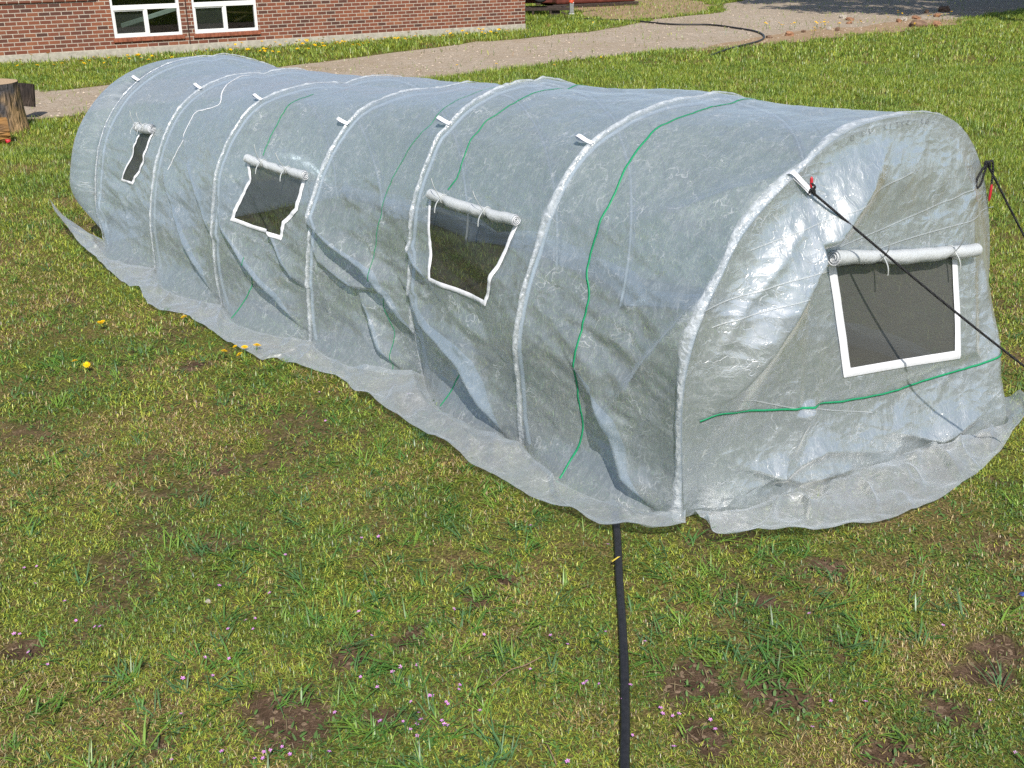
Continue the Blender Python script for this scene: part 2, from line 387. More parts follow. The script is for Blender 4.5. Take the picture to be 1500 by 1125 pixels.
# ---------------------------------------------------------------- greenhouse
GH_O=(0.781,3.964,0.);GH_T=R(133.)
def schlick(t,f0=.05):
    f=t.n('LayerWeight',{'Blend':.5}).outputs['Facing']
    return t.math('ADD',f0,t.math('MULTIPLY',t.math('POWER',f,3.2),.62))
def m_film(name,opac=.50,crink=.30,tint=(.52,.60,.665),gl=1.1,rough=.26,bs=.34):
    t=NT(name); uv=t.n('UVMap').outputs['UV']
    mp=t.n('Mapping',{'Vector':uv,'Scale':(1,1,1)}).outputs[0]
    # crinkle strokes: thin broken ridges of warped noise
    wp=t.n('TexNoise',{'Vector':mp,'Scale':5.0,'Detail':3.0}).outputs['Color']
    v2=t.n('VectorMath',{0:mp,1:t.n('VectorMath',{0:wp,'Scale':.11},operation='SCALE').outputs[0]},operation='ADD').outputs[0]
    def ridge(sc,wd):
        f=t.noise(v2,sc,3,.55); a=t.math('ABSOLUTE',t.math('SUBTRACT',f,.5)); return t.math('SUBTRACT',1.0,t.math('DIVIDE',a,wd),clamp=True)
    gate1=t.ramp(t.noise(mp,6,4,.6),[(.42,(0,0,0)),(.60,(1,1,1))])
    gate2=t.ramp(t.noise(mp,15,3,.6),[(.45,(0,0,0)),(.60,(1,1,1))])
    gate3=t.ramp(t.noise(mp,21,3,.6),[(.36,(0,0,0)),(.62,(1,1,1))])
    r1=t.math('MULTIPLY',ridge(8,.014),gate1); r2=t.math('MULTIPLY',ridge(30,.026),gate2)
    v3=t.n('Mapping',{'Vector':v2,'Scale':(1.0,.22,1),'Rotation':(0,0,.45)}).outputs[0]
    f3=t.math('ABSOLUTE',t.math('SUBTRACT',t.noise(v3,46,3,.55),.5));r3=t.math('MULTIPLY',t.math('SUBTRACT',1.0,t.math('DIVIDE',f3,.05),clamp=True),gate3)
    sm=t.noise(t.n('Mapping',{'Vector':mp,'Scale':(1,.35,1),'Rotation':(0,0,.6)}).outputs[0],26,5,.7)
    streak=t.ramp(sm,[(.45,(0,0,0)),(.72,(1,1,1))])
    line=t.math('MAXIMUM',t.math('MAXIMUM',r1,t.math('MULTIPLY',r2,.42)),t.math('MULTIPLY',r3,.45),clamp=True)
    cloud=t.noise(mp,1.7,4,.6)
    vc=t.n('TexVoronoi',{'Vector':t.n('Mapping',{'Vector':v2,'Scale':(1.0,.42,1),'Rotation':(0,0,.7)}).outputs[0],'Scale':6.5,'Randomness':1.0},feature='DISTANCE_TO_EDGE').outputs['Distance']
    vf=t.n('TexVoronoi',{'Vector':t.n('Mapping',{'Vector':v2,'Scale':(.6,1.0,1),'Rotation':(0,0,-.3)}).outputs[0],'Scale':17.0},feature='DISTANCE_TO_EDGE').outputs['Distance']
    hb=t.math('ADD',t.math('ADD',t.math('MULTIPLY',t.math('MULTIPLY',vc,2.8),t.noise(mp,2.2,2,.5)),t.math('MULTIPLY',t.math('MULTIPLY',vf,1.0),t.noise(mp,3.1,2,.5))),t.math('ADD',t.math('MULTIPLY',line,.14),t.math('ADD',t.math('MULTIPLY',t.noise(v2,6,2,.5),1.5),t.math('MULTIPLY',t.noise(v3,16,1,.4),.30))))
    nrm=t.bump(hb,bs,.02)
    lw=t.n('LayerWeight',{'Blend':.5}).outputs['Facing']
    op=t.math('ADD',t.math('ADD',opac-.10,t.math('MULTIPLY',line,crink)),t.math('ADD',t.math('MULTIPLY',streak,.04),t.math('MULTIPLY',cloud,.10)))
    op=t.math('ADD',op,t.math('MULTIPLY',t.math('POWER',lw,3.0),.30),clamp=True)
    tc=t.mixc(t.math('MULTIPLY',line,.85),tint,(.88,.91,.93))
    d=t.n('BsdfDiffuse',{'Color':tc,'Normal':nrm}).outputs[0];tr=t.n('BsdfTranslucent',{'Color':tc,'Normal':nrm}).outputs[0]
    body=t.mixs(.5,d,tr)
    base=t.mixs(op,t.n('BsdfTransparent',{'Color':(.80,.88,.95,1)}).outputs[0],body)
    g1=t.n('BsdfGlossy',{'Color':(1,1,1,1),'Roughness':rough,'Normal':nrm}).outputs[0];g2=t.n('BsdfGlossy',{'Color':(1,1,1,1),'Roughness':.48,'Normal':nrm}).outputs[0]
    return t.end(t.mixs(t.math('MULTIPLY',schlick(t,.09),gl,clamp=True),base,t.mixs(.45,g1,g2)))
FILM=m_film('woven_film');FILMF=m_film('woven_film_front',.60,.28,(.54,.62,.68),3.0,.21,.5);SKIRTM=m_film('skirt_film',.44,.35,(.76,.81,.84),1.5,.25,.5)
def m_white(name,c=(.80,.82,.84),tr=.35,rough=.3,bs=.4,alpha=0.0):
    t=NT(name);v=t.obj();f=t.noise(v,60,5,.65);n=t.bump(f,bs,.01)
    d=t.n('BsdfDiffuse',{'Color':(*c,1),'Normal':n}).outputs[0];q=t.n('BsdfTranslucent',{'Color':(*c,1),'Normal':n}).outputs[0]
    b=t.mixs(tr,d,q)
    if alpha: b=t.mixs(t.math('ADD',alpha-.12,t.math('MULTIPLY',f,.3),clamp=True),b,t.n('BsdfTransparent').outputs[0])
    return t.end(t.mixs(schlick(t),b,t.n('BsdfGlossy',{'Roughness':rough,'Normal':n}).outputs[0]))
def m_sleeve():
    t=NT('sleeve_film');uv=t.n('UVMap').outputs['UV'];f=t.noise(uv,34,3,.6,.6);g=t.noise(uv,9,3,.6);n=t.bump(f,.45,.02)
    d=t.n('BsdfDiffuse',{'Color':(.80,.84,.87,1),'Normal':n}).outputs[0];q=t.n('BsdfTranslucent',{'Color':(.80,.84,.87,1),'Normal':n}).outputs[0]
    op=t.math('ADD',t.math('MULTIPLY',t.ramp(f,[(.40,(0,0,0)),(.62,(1,1,1))]),.55),t.math('MULTIPLY',g,.85),clamp=True)
    e=t.math('DIVIDE',t.n('SeparateXYZ',{'Vector':uv}).outputs['Y'],.025);op=t.math('MULTIPLY',op,t.math('SUBTRACT',1.0,t.math('POWER',t.math('ABSOLUTE',e),2.5),clamp=True))
    b=t.mixs(op,t.n('BsdfTransparent').outputs[0],t.mixs(.4,d,q))
    return t.end(t.mixs(t.math('MULTIPLY',t.math('MULTIPLY',schlick(t,.10),1.2),op),b,t.n('BsdfGlossy',{'Roughness':.22,'Normal':n}).outputs[0]))
SLEEVE=m_sleeve();ROLLM=m_white('rolled_film',(.80,.83,.84),.4,.25,.6,.16);TAPE=m_white('white_webbing',(.80,.81,.84),.1,.6,.25);STRAP=m_white('clear_strap',(.75,.78,.77),.4,.3,.3,.2)
GREEN=simple('green_thread',(.015,.25,.11),.5,.3,.15,80); WTHREAD=m_white('crease_film',(.8,.84,.85),.4,.3,.4,.6)
def m_mesh(name,op,dk=1.0):
    t=NT(name);uv=t.n('UVMap').outputs['UV'];n=t.noise(uv,9,4,.6)
    o=t.math('ADD',op-.06,t.math('MULTIPLY',n,.12),clamp=True)
    m=t.noise(uv,260,2,.5);d=t.pbr(t.ramp(m,[(.35,(.035*dk,.035*dk,.033*dk)),(.65,(.12*dk,.12*dk,.112*dk))]),.5,.4)
    return t.end(t.mixs(o,t.n('BsdfTransparent').outputs[0],d))
MESHM=m_mesh('insect_mesh',.60,.45);MESHF=m_mesh('insect_mesh_dense',.84);MESHD=m_mesh('insect_mesh_far',.82,.4)
INK=simple('pipe_ink',(.20,.21,.21),.7,.2);PIPE=simple('white_pipe',(.62,.65,.66),.4,.4,.05)
def L(P):
    P=np.asarray(P,float); return np.stack([P[...,0],-P[...,1],P[...,2]],-1)
def gridF(a,b):
    i=np.arange(a-1)[:,None]*b;j=np.arange(b-1)[None]
    return np.stack([i+j,i+b+j,i+b+j+1,i+j+1],-1).reshape(-1,4)
GH=empty('tunnel_greenhouse',GH_O,GH_T)
tag(GH,'long translucent white plastic tunnel greenhouse with rolled up mesh windows, lying on the lawn','greenhouse')
# window outlines in (s,t) on the near side
WINS=[
 dict(o=[(1.93,.249),(1.885,.20),(1.82,.151),(1.56,.149),(1.31,.146),(1.25,.19),(1.19,.239)],tl=(1.90,.252),tr=(1.185,.243),r=.029,corner=(2,4)),
 dict(o=[(3.70,.235),(3.64,.214),(3.74,.167),(3.77,.148),(3.57,.143),(3.24,.140),(3.22,.164),(3.11,.188),(3.10,.236)],tl=(3.69,.242),tr=(3.09,.238),r=.029,corner=(3,5)),
 dict(o=[(5.49,.241),(5.51,.203),(5.64,.142),(5.44,.144),(5.31,.196),(5.28,.250)],tl=(5.51,.249),tr=(5.28,.256),r=.036,corner=(2,3)),
]
def inset(poly,d,sy,closed=True):
    """offset an (s,t) outline inwards by d metres"""
    p=np.array(poly,float)*[1,sy];n=len(p);c=p.mean(0);out=[]
    for i in range(n):
        a=p[(i-1)%n] if (closed or i) else 2*p[0]-p[1];b=p[(i+1)%n] if (closed or i<n-1) else 2*p[-1]-p[-2]
        e1=p[i]-a;e2=b-p[i];e1/=np.linalg.norm(e1);e2/=np.linalg.norm(e2)
        n1=np.array([-e1[1],e1[0]]);n2=np.array([-e2[1],e2[0]]);m=n1+n2;m/=np.linalg.norm(m);k=1/max(.35,m@n1)
        out.append(p[i]+m*d*k*SGN(p))
    return np.array(out)/[1,sy]
def SGN(p):
    x,y=p[:,0],p[:,1];return 1 if (x*np.roll(y,-1)-np.roll(x,-1)*y).sum()>0 else -1
# --- cover
ns,nt_=601,521
s1=np.linspace(0,6,ns);t1=np.linspace(0,1,nt_);S_,T_=np.meshgrid(s1,t1,indexing='ij')
P=cov(S_,T_);F=gridF(ns,nt_);uv=np.stack([S_,T_*ARC],-1).reshape(-1,2)
fc_s=S_.reshape(-1)[F].mean(1);fc_t=T_.reshape(-1)[F].mean(1);keep=np.ones(len(F),bool)
for wd in WINS: keep&=~inpoly(fc_s,fc_t,[tuple(x) for x in inset(wd['o'],.016,ARC)])
V=L(P.reshape(-1,3));F=F[keep]
cover=npmesh('film_cover',V,F,FILM,GH,uv=uv)
def skirt(name,inner,outer,nv,amp,seed,mat,lift=None):
    """ground flap between an inner and an outer line (same count)"""
    n=len(inner);v=np.linspace(0,1,nv)[None,:,None];Q=inner[:,None]*(1-v)+outer[:,None]*v
    x=Q[...,0];y=Q[...,1];vv=v[...,0]
    n1=fbm(x*2.6+seed,y*2.6+2,3)-.38; n2=fbm(x*8+seed,y*5+1,2)-.5
    z=.014+np.clip(vv*5,0,1)*(amp*np.maximum(n1,-.1)+.02*n2+.012)+sstep(.8,1,vv)*(fbm(x*2.2+seed,y*0+1,2)-.35)*.07
    rd=np.abs(fbm(np.linspace(0,1,n)[:,None]*n*.035+vv*.8+seed,vv*1.3+seed*.3,2)-.5);z=z+(.055*np.clip(.16-rd,0,1)/.16)*np.clip(vv*4,0,1)*(1-.85*vv)
    z0=Q[...,2]
    if lift is not None: z=z+lift[:,None]*vv**1.6
    Q[...,2]=np.maximum(np.maximum(z,.010),z0*(1-np.clip(vv*6,0,1)))
    return npmesh(name,L(Q.reshape(-1,3)),gridF(n,nv),mat,GH,uv=Q[...,:2].reshape(-1,2))
ow=np.array([(-.11,-.10),(-.06,-.17),(.04,-.26),(.18,-.33),(.40,-.35),(.70,-.37),(1.0,-.37),(1.36,-.34),(1.73,-.32),(1.99,-.27),(2.02,-.30),(2.39,-.22),(2.65,-.30),(2.87,-.32),(2.9,-.41),(3.02,-.43),(3.26,-.44),(3.73,-.40),(3.99,-.39),(4.1,-.49),(4.28,-.50),(4.66,-.39),(4.76,-.41),(5.32,-.37),(6.1,-.30),(6.45,-.28),(6.72,-.22)],float)
k=np.linspace(0,1,620);owr=resamp(ow,k)
si=np.clip(np.where(owr[:,0]<5.2,owr[:,0],5.2+(owr[:,0]-5.2)*.8/1.46),0.0,6.0)
inn=cov(si,np.zeros_like(si));inn[:,2]=np.maximum(inn[:,2],.012)
out=np.stack([owr[:,0],owr[:,1]-.045,np.zeros(len(k))],1);out[:,1]+=.012*(fbm(out[:,0]*9,out[:,0]*0,2)-.5)
lift=.22*sstep(5.7,6.65,owr[:,0])+.03*sstep(.3,-.1,owr[:,0])
skirt('ground_flap',inn,out,46,.10,5,SKIRTM,lift)
fo=np.array([(-.06,.03),(-.19,-.07),(-.3,.08),(-.44,.29),(-.64,.76),(-.69,1.33),(-.64,1.85),(-.60,2.12),(-.50,2.22)],float)
k=np.linspace(0,1,380);w_=np.linspace(.03,2.24,380);fi=front(w_,np.full(380,.012));fo2=resamp(catmull(fo),k)
fo3=np.stack([fo2[:,0]-.05,fo2[:,1]-.02,np.zeros(380)],1)
skirt('ground_flap',fi,fo3,46,.10,21,SKIRTM,.06*sstep(.78,.97,k)+.02*sstep(.2,.05,k))
si=np.linspace(-.28,6.3,420);inn=cov(np.clip(si,0,6),np.ones(420));out=np.stack([si,inn[:,1]+.30+.1*(fbm(si*2,si*0,2)-.5),si*0],1);inn[:,0]=np.clip(si,-.25,6)
skirt('ground_flap',inn,out,24,.08,33,SKIRTM)
# --- end panels
def endpanel(name,arch,fn,mat,hole=None):
    nb=300;A_=resamp(arch,np.linspace(0,1,nb*2));a0,a1=arch[0],arch[-1]
    bt=a1+(a0-a1)*np.linspace(0,1,nb)[1:-1,None];B=np.vstack([A_,bt]);c=np.array([(a0[0]+a1[0])/2,.62]);nr=150
    rho=np.linspace(.0,1,nr)[1:]
    q=c+(B[None]-c)*rho[:,None,None];n=len(B)
    P=fn(q[...,0],q[...,1]).reshape(-1,3)
    i=np.arange(nr-2)[:,None]*n;j=np.arange(n)[None];kx=(j+1)%n
    F=np.stack([i+j,i+n+j,i+n+kx,i+kx],-1).reshape(-1,4)
    uv=q.reshape(-1,2)+[8.3,2.1]
    if hole is not None:
        fc=q.reshape(-1,2)[F].mean(1);F=F[~inpoly(fc[:,0],fc[:,1],hole)]
    V=np.vstack([P,fn(c[0],c[1])[None]]);uv=np.vstack([uv,c[None]+[8.3,2.1]])
    cap=np.stack([np.full(n//2,len(V)-1),np.arange(0,n,2)[:n//2],np.arange(1,n,2)[:n//2],np.arange(2,n+2,2)[:n//2]%n],1)
    if hole is None or not inpoly(np.array(c[0]),np.array(c[1]),hole): F=np.vstack([F,cap])
    return npmesh(name,L(V),F,mat,GH,uv=uv)
FW=[(.69,1.10),(.76,.90),(.82,.70),(.87,.51),(1.28,.475),(1.67,.44),(1.66,.70),(1.64,.98)]
FWI=[tuple(x) for x in inset(FW,.03,1.0)]
endpanel('front_panel',HP[0],front,FILMF,FWI)
def back(w,z):
    w=np.asarray(w,float);z=np.asarray(z,float);dm=np.abs(polydist(w,z,[tuple(q) for q in HP[6][::8]])[0])
    f=np.clip((dm-.012)/.75,0,1);ph=np.sqrt(f)*np.pi/2;low=sstep(-.05,.5,z)
    b=.50*np.sin(ph)*low+.05*(fbm(w*3+2,z*3+7,3)-.5)*sstep(0,.2,dm)
    g=1+.24*np.sin(2*ph)*low*sstep(1.5,.3,w)
    return np.stack([6.0+b,1.0+(w-1.0)*g,np.maximum(.35+(z-.35)*(1+(g-1)*.45),.012)],-1)
endpanel('back_panel',HP[6],back,FILM)
K1=np.array([1.262,4.268,1.43]);cT0,sT0=math.cos(GH_T),math.sin(GH_T)
# --- sleeves over the hoops with their tie loops
TABT=[.364,.339,.347,.324,.345,.365,.34]
for i,h in enumerate(HS):
    tt=np.linspace(0,1,420);h2=min(max(h,.0),6.0)
    hw=(.029,.024,.020,.020,.018,.016,.007)[i];M_=620;tt=np.linspace(0,1,M_);xx=np.linspace(-1,1,9)
    V=[];ww=(.55+.9*np.clip(fbm(tt*16+i*3,tt*0+1.7,3)*1.6-.4,0,1))*hw
    for x in xx:
        hw=ww
        wv=fbm(tt*75+i*9+x*.9,tt*0+3+x*1.1,2)-.5;wl=fbm(tt*20+i*5,tt*0+8,2)-.5
        s_=np.clip(h2+(hw*x*(1+.5*wv)+.010*wl) if 0<i<6 else h2+(hw*x*(1+.4*wv)+.008*wl)*(1 if i else 1)+(hw if i==0 else -hw),0,6.0)
        c=cov(s_,tt,0);n_=cov(s_,tt,.01)-c;n_/=np.linalg.norm(n_,axis=1)[:,None]
        V.append(c+n_*(.0025+(.007+.010*np.abs(wv)*2)*(1-x*x))[:,None])
    V=np.stack(V,1).reshape(-1,3);npmesh('hoop_sleeve',L(V),gridF(M_,9),SLEEVE,GH,uv=np.stack([np.repeat(tt*ARC,9)+i*3.1,np.tile(xx*.025,M_)],1))
    # hoop pipe inside
    tp=np.linspace(0,1,120);pc=cov(np.full(120,np.clip(h2,.035,5.97)),tp,-.03);V,F=tube_np(pc,.010,8,False);npmesh('hoop_pipe',L(V),F,PIPE,GH)
    # loop of webbing
    t0=TABT[i];base=cov(np.array([h2]),np.array([t0]),.012)[0];e1=cov(np.array([h2]),np.array([t0+.02]),.012)[0]-base;e1/=np.linalg.norm(e1)
    nrm=cov(np.array([h2]),np.array([t0]),.05)[0]-base;nrm/=np.linalg.norm(nrm)
    ax=np.array([1.,0,0]) if i else np.array([-1.,.0,0.])
    ln=.085 if i else .11
    if i: path=[base-ax*.02,base+nrm*.012+ax*.02,base+nrm*.03+ax*ln*.6,base+nrm*.022+ax*ln+e1*.01,base+nrm*.012+ax*ln*.7,base+nrm*.004+ax*.02]
    else:
        kl=np.array([cT0*(K1[0]-GH_O[0])+sT0*(K1[1]-GH_O[1]),sT0*(K1[0]-GH_O[0])-cT0*(K1[1]-GH_O[1]),K1[2]])
        path=[base+np.array([.03,0,0])+nrm*.004,base+nrm*.012,base*.5+kl*.5+nrm*.006,kl,kl-np.array([0,0,.008]),base*.5+kl*.5-nrm*.008,base-nrm*.01]
    pth=catmull(path,6);wv=e1*.011
    Vv=np.stack([pth-wv,pth+wv],1).reshape(-1,3);Vv=np.vstack([Vv,Vv+nrm*.0015]);n2=len(pth)
    fa=gridF(n2,2);npmesh('tie_loop',L(Vv),np.vstack([fa,fa+2*n2]),TAPE,GH)
# --- threads printed along the film
def ribbon(name,P,Nn,width,mat,parent=GH):
    """thin strip following points P with face normals Nn"""
    P=np.asarray(P,float);T=np.gradient(P,axis=0);T/=np.linalg.norm(T,axis=1)[:,None]+1e-9
    B=np.cross(Nn,T);B/=np.linalg.norm(B,axis=1)[:,None]+1e-9;wd=np.broadcast_to(np.asarray(width,float),(len(P),))[:,None]
    V=np.stack([P-B*wd/2,P-B*wd/2+Nn*.0008,P+B*wd/2+Nn*.0008,P+B*wd/2],1).reshape(-1,3)
    return npmesh(name,L(V),gridF(len(P),4),mat,parent,uv=V[:,:2])
def on_cov(s,t,off): 
    a=cov(s,t,off);b=cov(s,t,off+.01)-a; return a,b/np.linalg.norm(b,axis=1)[:,None]
def thread(name,pts,width,mat,n=260,wig=.006):
    q=resamp(catmull(pts,14),np.linspace(0,1,n));q[:,0]+=wig*(fbm(q[:,1]*ARC*9,q[:,0]*0+pts[0][0]*7,2)-.5)*2
    a,nn=on_cov(q[:,0],q[:,1],.0022);return ribbon(name,a,nn,width,mat)
thread('green_stripe',[(.84,.80),(.83,.6),(.82,.5),(.80,.466),(.81,.403),(.78,.354),(.73,.307),(.70,.261),(.70,.22),(.64,.188),(.63,.134),(.63,.089),(.60,.052),(.63,.02),(.63,.004)],.011,GREEN)
thread('green_stripe',[(1.83,.8),(1.82,.483),(1.81,.40),(1.82,.345),(1.77,.287),(1.81,.262)],.009,GREEN)
thread('green_stripe',[(1.62,.081),(1.60,.046),(1.65,.004)],.008,GREEN)
thread('green_stripe',[(2.27,.8),(2.26,.417),(2.24,.348),(2.30,.292),(2.33,.253),(2.36,.199),(2.37,.162),(2.33,.1),(2.24,.063),(2.23,.034),(2.21,.004)],.005,GREEN)
thread('green_stripe',[(3.72,.40),(3.70,.353),(3.63,.307),(3.60,.266),(3.59,.252)],.007,GREEN)
thread('green_stripe',[(3.60,.10),(3.57,.06),(3.68,.004)],.007,GREEN)
thread('white_seam',[(4.98,.46),(4.96,.435),(4.75,.37),(4.57,.334),(4.70,.315),(4.78,.306),(4.75,.258),(4.80,.225),(4.85,.195)],.010,TAPE)
def on_front(w,z,off):
    a=front(w,z,off);b=front(w,z,off+.01)-a;e=.004
    n=np.cross(front(w+e,z)-front(w-e,z),front(w,z+e)-front(w,z-e));n/=np.linalg.norm(n,axis=1)[:,None];n*=np.sign(-n[:,0])[:,None]
    return front(w,z)+n*off,n
def fthread(name,pts,width,mat,n=240,off=.004):
    q=resamp(catmull(pts,14),np.linspace(0,1,n));a,nn=on_front(q[:,0],q[:,1],off);return ribbon(name,a,nn,width,mat)
fthread('green_stripe',[(.02,.50),(.13,.52),(.35,.47),(.65,.42),(1.2,.35),(1.79,.37),(2.0,.40),(2.18,.42)],.011,GREEN)
for a in ([(.02,1.0),(.6,1.13),(1.2,1.2),(1.9,1.28)],[(.06,.92),(.5,1.02),(1.1,1.10),(2.1,1.12)],[(.18,.58),(.6,.42),(1.1,.27)],[(.25,1.22),(.8,1.35),(1.25,1.42)]):
    fthread('crease_line',a,.006,WTHREAD,off=.002)
# --- windows: mesh, webbing frame, rolled flap, ties
def window(outline,inner,corner,fn,mat,tl,tr,rad,sy,fw,name='mesh_window',ties=(.2,.75)):
    o=np.array(outline,float);n=len(o)
    # mesh sheet: rows between left and right borders
    li=list(range(0,corner[0]+1));ri=list(range(n-1,corner[1]-1,-1));bi=list(range(corner[0],corner[1]+1))
    ins=inset(outline,.008,sy)
    Lf=resamp(ins[li],np.linspace(0,1,40));Rt=resamp(ins[ri],np.linspace(0,1,40));u=np.linspace(0,1,40)[None,:,None]
    Q=Lf[:,None]*(1-u)+Rt[:,None]*u
    # keep the bottom edge
    a,nn=fn(Q[...,0].ravel(),Q[...,1].ravel(),.001)
    msh=npmesh(name,L(a),gridF(40,40),mat,GH,uv=Q.reshape(-1,2)*[1,sy])
    # webbing border: left, bottom and right
    path=np.vstack([o[li],o[bi][1:],o[ri[::-1]][1:]]) if True else o
    pin=inset(path,fw,sy,False)
    qa=resamp(path,np.linspace(0,1,240));
    d=np.r_[0,np.cumsum(np.linalg.norm(np.diff(path*[1,sy],axis=0),axis=1))];d/=d[-1];k=np.linspace(0,1,240)
    qa=np.stack([np.interp(k,d,path[:,0]),np.interp(k,d,path[:,1])],1);qb=np.stack([np.interp(k,d,pin[:,0]),np.interp(k,d,pin[:,1])],1)
    A0,N0=fn(qa[:,0],qa[:,1],.006);A1,_=fn((qa[:,0]+qb[:,0])/2,(qa[:,1]+qb[:,1])/2,.013);A2,_=fn(qb[:,0],qb[:,1],.009)
    V=np.stack([A0,A1,A2],1).reshape(-1,3);npmesh('webbing_frame',L(V),gridF(240,3),TAPE,msh,uv=V[:,:2])
    # rolled flap
    q=np.stack([np.linspace(tl[0],tr[0],60),np.linspace(tl[1],tr[1],60)],1);c,nn=fn(q[:,0],q[:,1],rad*.95)
    c0=c.copy();lin=c[0]+(c[-1]-c[0])*np.linspace(0,1,60)[:,None];c=lin*.75+c*.25
    kk=np.linspace(0,1,60);pin_=sum(np.exp(-((kk-x)/.035)**2) for x in ties);r=rad*(1-.30*pin_)*(1+.26*(fbm(kk*6,kk*0+sy+tl[0],2)-.5));c=c-np.array([0,0,.012])*np.sin(np.pi*kk)[:,None]*(1-pin_)[:,None]+.006*(fbm(kk*9+tl[0],kk*0,2)-.5)[:,None]
    V1,F1=tube_np(c,r,20,False);V2,F2=tube_np(c,r*.72,20,False);V3,F3=tube_np(c,r*.45,16,False)
    V,F=merge([(V1,F1),(V2,F2[:, ::-1]),(V3,F3)])
    n20=20*59
    roll=npmesh('rolled_flap',L(V),F,ROLLM,msh,uv=V[:,:2])
    # spiral end faces
    ends=[]
    for e,sgn in ((0,-1),(59,1)):
        ctr=c[e];ax=(c[1]-c[0])/np.linalg.norm(c[1]-c[0])*sgn
        b1=np.cross(ax,[0,0,1.]);b1/=np.linalg.norm(b1);b2=np.cross(ax,b1);an=np.linspace(0,2*np.pi*2.3,120);rr=np.linspace(r[e]*.98,r[e]*.2,120)
        ring=ctr+rr[:,None]*(np.cos(an)[:,None]*b1+np.sin(an)[:,None]*b2)
        ends.append(tube_np(ring+ax*.002,.0018,6,False))
        rim=ctr+r[e]*(np.cos(an[:40]*.5*2)[:,None]*b1+np.sin(an[:40])[:,None]*b2)
        an2=np.linspace(0,2*np.pi,33);fcs=np.vstack([ctr[None]-ax*.012,ctr-ax*.012+r[e]*.97*(np.cos(an2)[:,None]*b1+np.sin(an2)[:,None]*b2)])
        jf=np.arange(1,33,2);ends.append((fcs,np.stack([np.zeros(16,int),jf,jf+1,jf+2],1)))
    for q in (0,2): V,F=merge(ends[q:q+2]);npmesh('roll_end',L(V),F,TAPE,roll)
    # ties: a loop round the roll and two loose tails
    ax=(c[-1]-c[0])/np.linalg.norm(c[-1]-c[0])
    for x in ties:
        i=int(x*59);ctr=c[i];n_=nn[i];dn=np.cross(ax,n_);dn*=-1 if dn[2]>0 else 1
        an=np.linspace(0,2*np.pi,28);ring=ctr+(r[i]+.003)*(np.cos(an)[:,None]*n_+np.sin(an)[:,None]*dn)
        parts=[tube_np(ring,.0035,6,False)]
        k0=ctr+n_*(r[i]+.006)
        sl=random.uniform(-.3,.3)
        for ln,dr in ((.09,dn*1.0+n_*.25+ax*.25),(.11,-dn*.8+n_*.55+ax*(-.35+sl))):
            dr=dr/np.linalg.norm(dr);kq=np.linspace(0,1,12)[:,None];pp=k0+dr*ln*kq+n_*(.012*np.sin(kq*3))
            Bv=ax*.0045
            Vt=np.stack([pp-Bv,pp+Bv,pp+Bv+n_*.0012,pp-Bv+n_*.0012],1).reshape(-1,3);ii=np.arange(11)[:,None]*4;jj=np.arange(4)[None]
            parts.append((Vt,np.stack([ii+jj,ii+(jj+1)%4,ii+4+(jj+1)%4,ii+4+jj],-1).reshape(-1,4)))
        V,F=merge(parts);npmesh('tie_strap',L(V),F,STRAP,msh)
    return msh
for i,wd in enumerate(WINS):
    window(wd['o'],None,wd['corner'],on_cov,MESHM if i<2 else MESHD,wd['tl'],wd['tr'],wd['r'],ARC,(.026,.028,.022)[i],ties=((.18,.68),(.3,.72),(.2,.6))[i])
window(FW,None,(3,5),on_front,MESHF,(.69,1.13),(1.755,.975),.034,1.0,.045,ties=(.30,.80))
# --- faint print on the front hoop pipe showing through the film (mirror-wise, barely legible)
G_={'O':[[(0,0),(0,1),(.7,1),(.7,0),(0,0)]],'L':[[(.6,1),(.6,0),(0,0)]],'J':[[(.6,1),(.6,.1),(.2,0),(0,.3)]],'2':[[(0,.8),(.3,1),(.6,.7),(0,0),(.7,0)]],'1':[[(.3,0),(.3,1),(.1,.8)]],'I':[[(0,0),(.6,0)],[(.3,0),(.3,1)],[(0,1),(.6,1)]],'S':[[(0,.1),(.6,.1),(.6,.5),(0,.6),(0,1),(.6,.95)]],'3':[[(0,1),(.6,.9),(.2,.55),(.6,.25),(0,0)]],'-':[[(0,.5),(.5,.5)]]}
for ch,w0 in zip('OLJ21I2S3O-',(.85,.92,.97,1.07,1.11,1.16,1.20,1.24,1.35,1.39,1.44)):
    za=float(np.interp(w0,HP[0][100:300,0],HP[0][100:300,1]))-.045;sl=float(np.interp(w0+.02,HP[0][100:300,0],HP[0][100:300,1]))-za-.045
    ps=[]
    for st in G_[ch]:
        q=resamp(np.array(st,float)*[-1,1],np.linspace(0,1,16));ww=w0+q[:,0]*.026;zz=za+q[:,1]*.020+q[:,0]*.026*sl/.02
        ps.append(tube_np(front(ww,zz,.003),.0009,5,False))
    V,F=merge(ps);npmesh('print_mark',L(V),F,INK,GH)
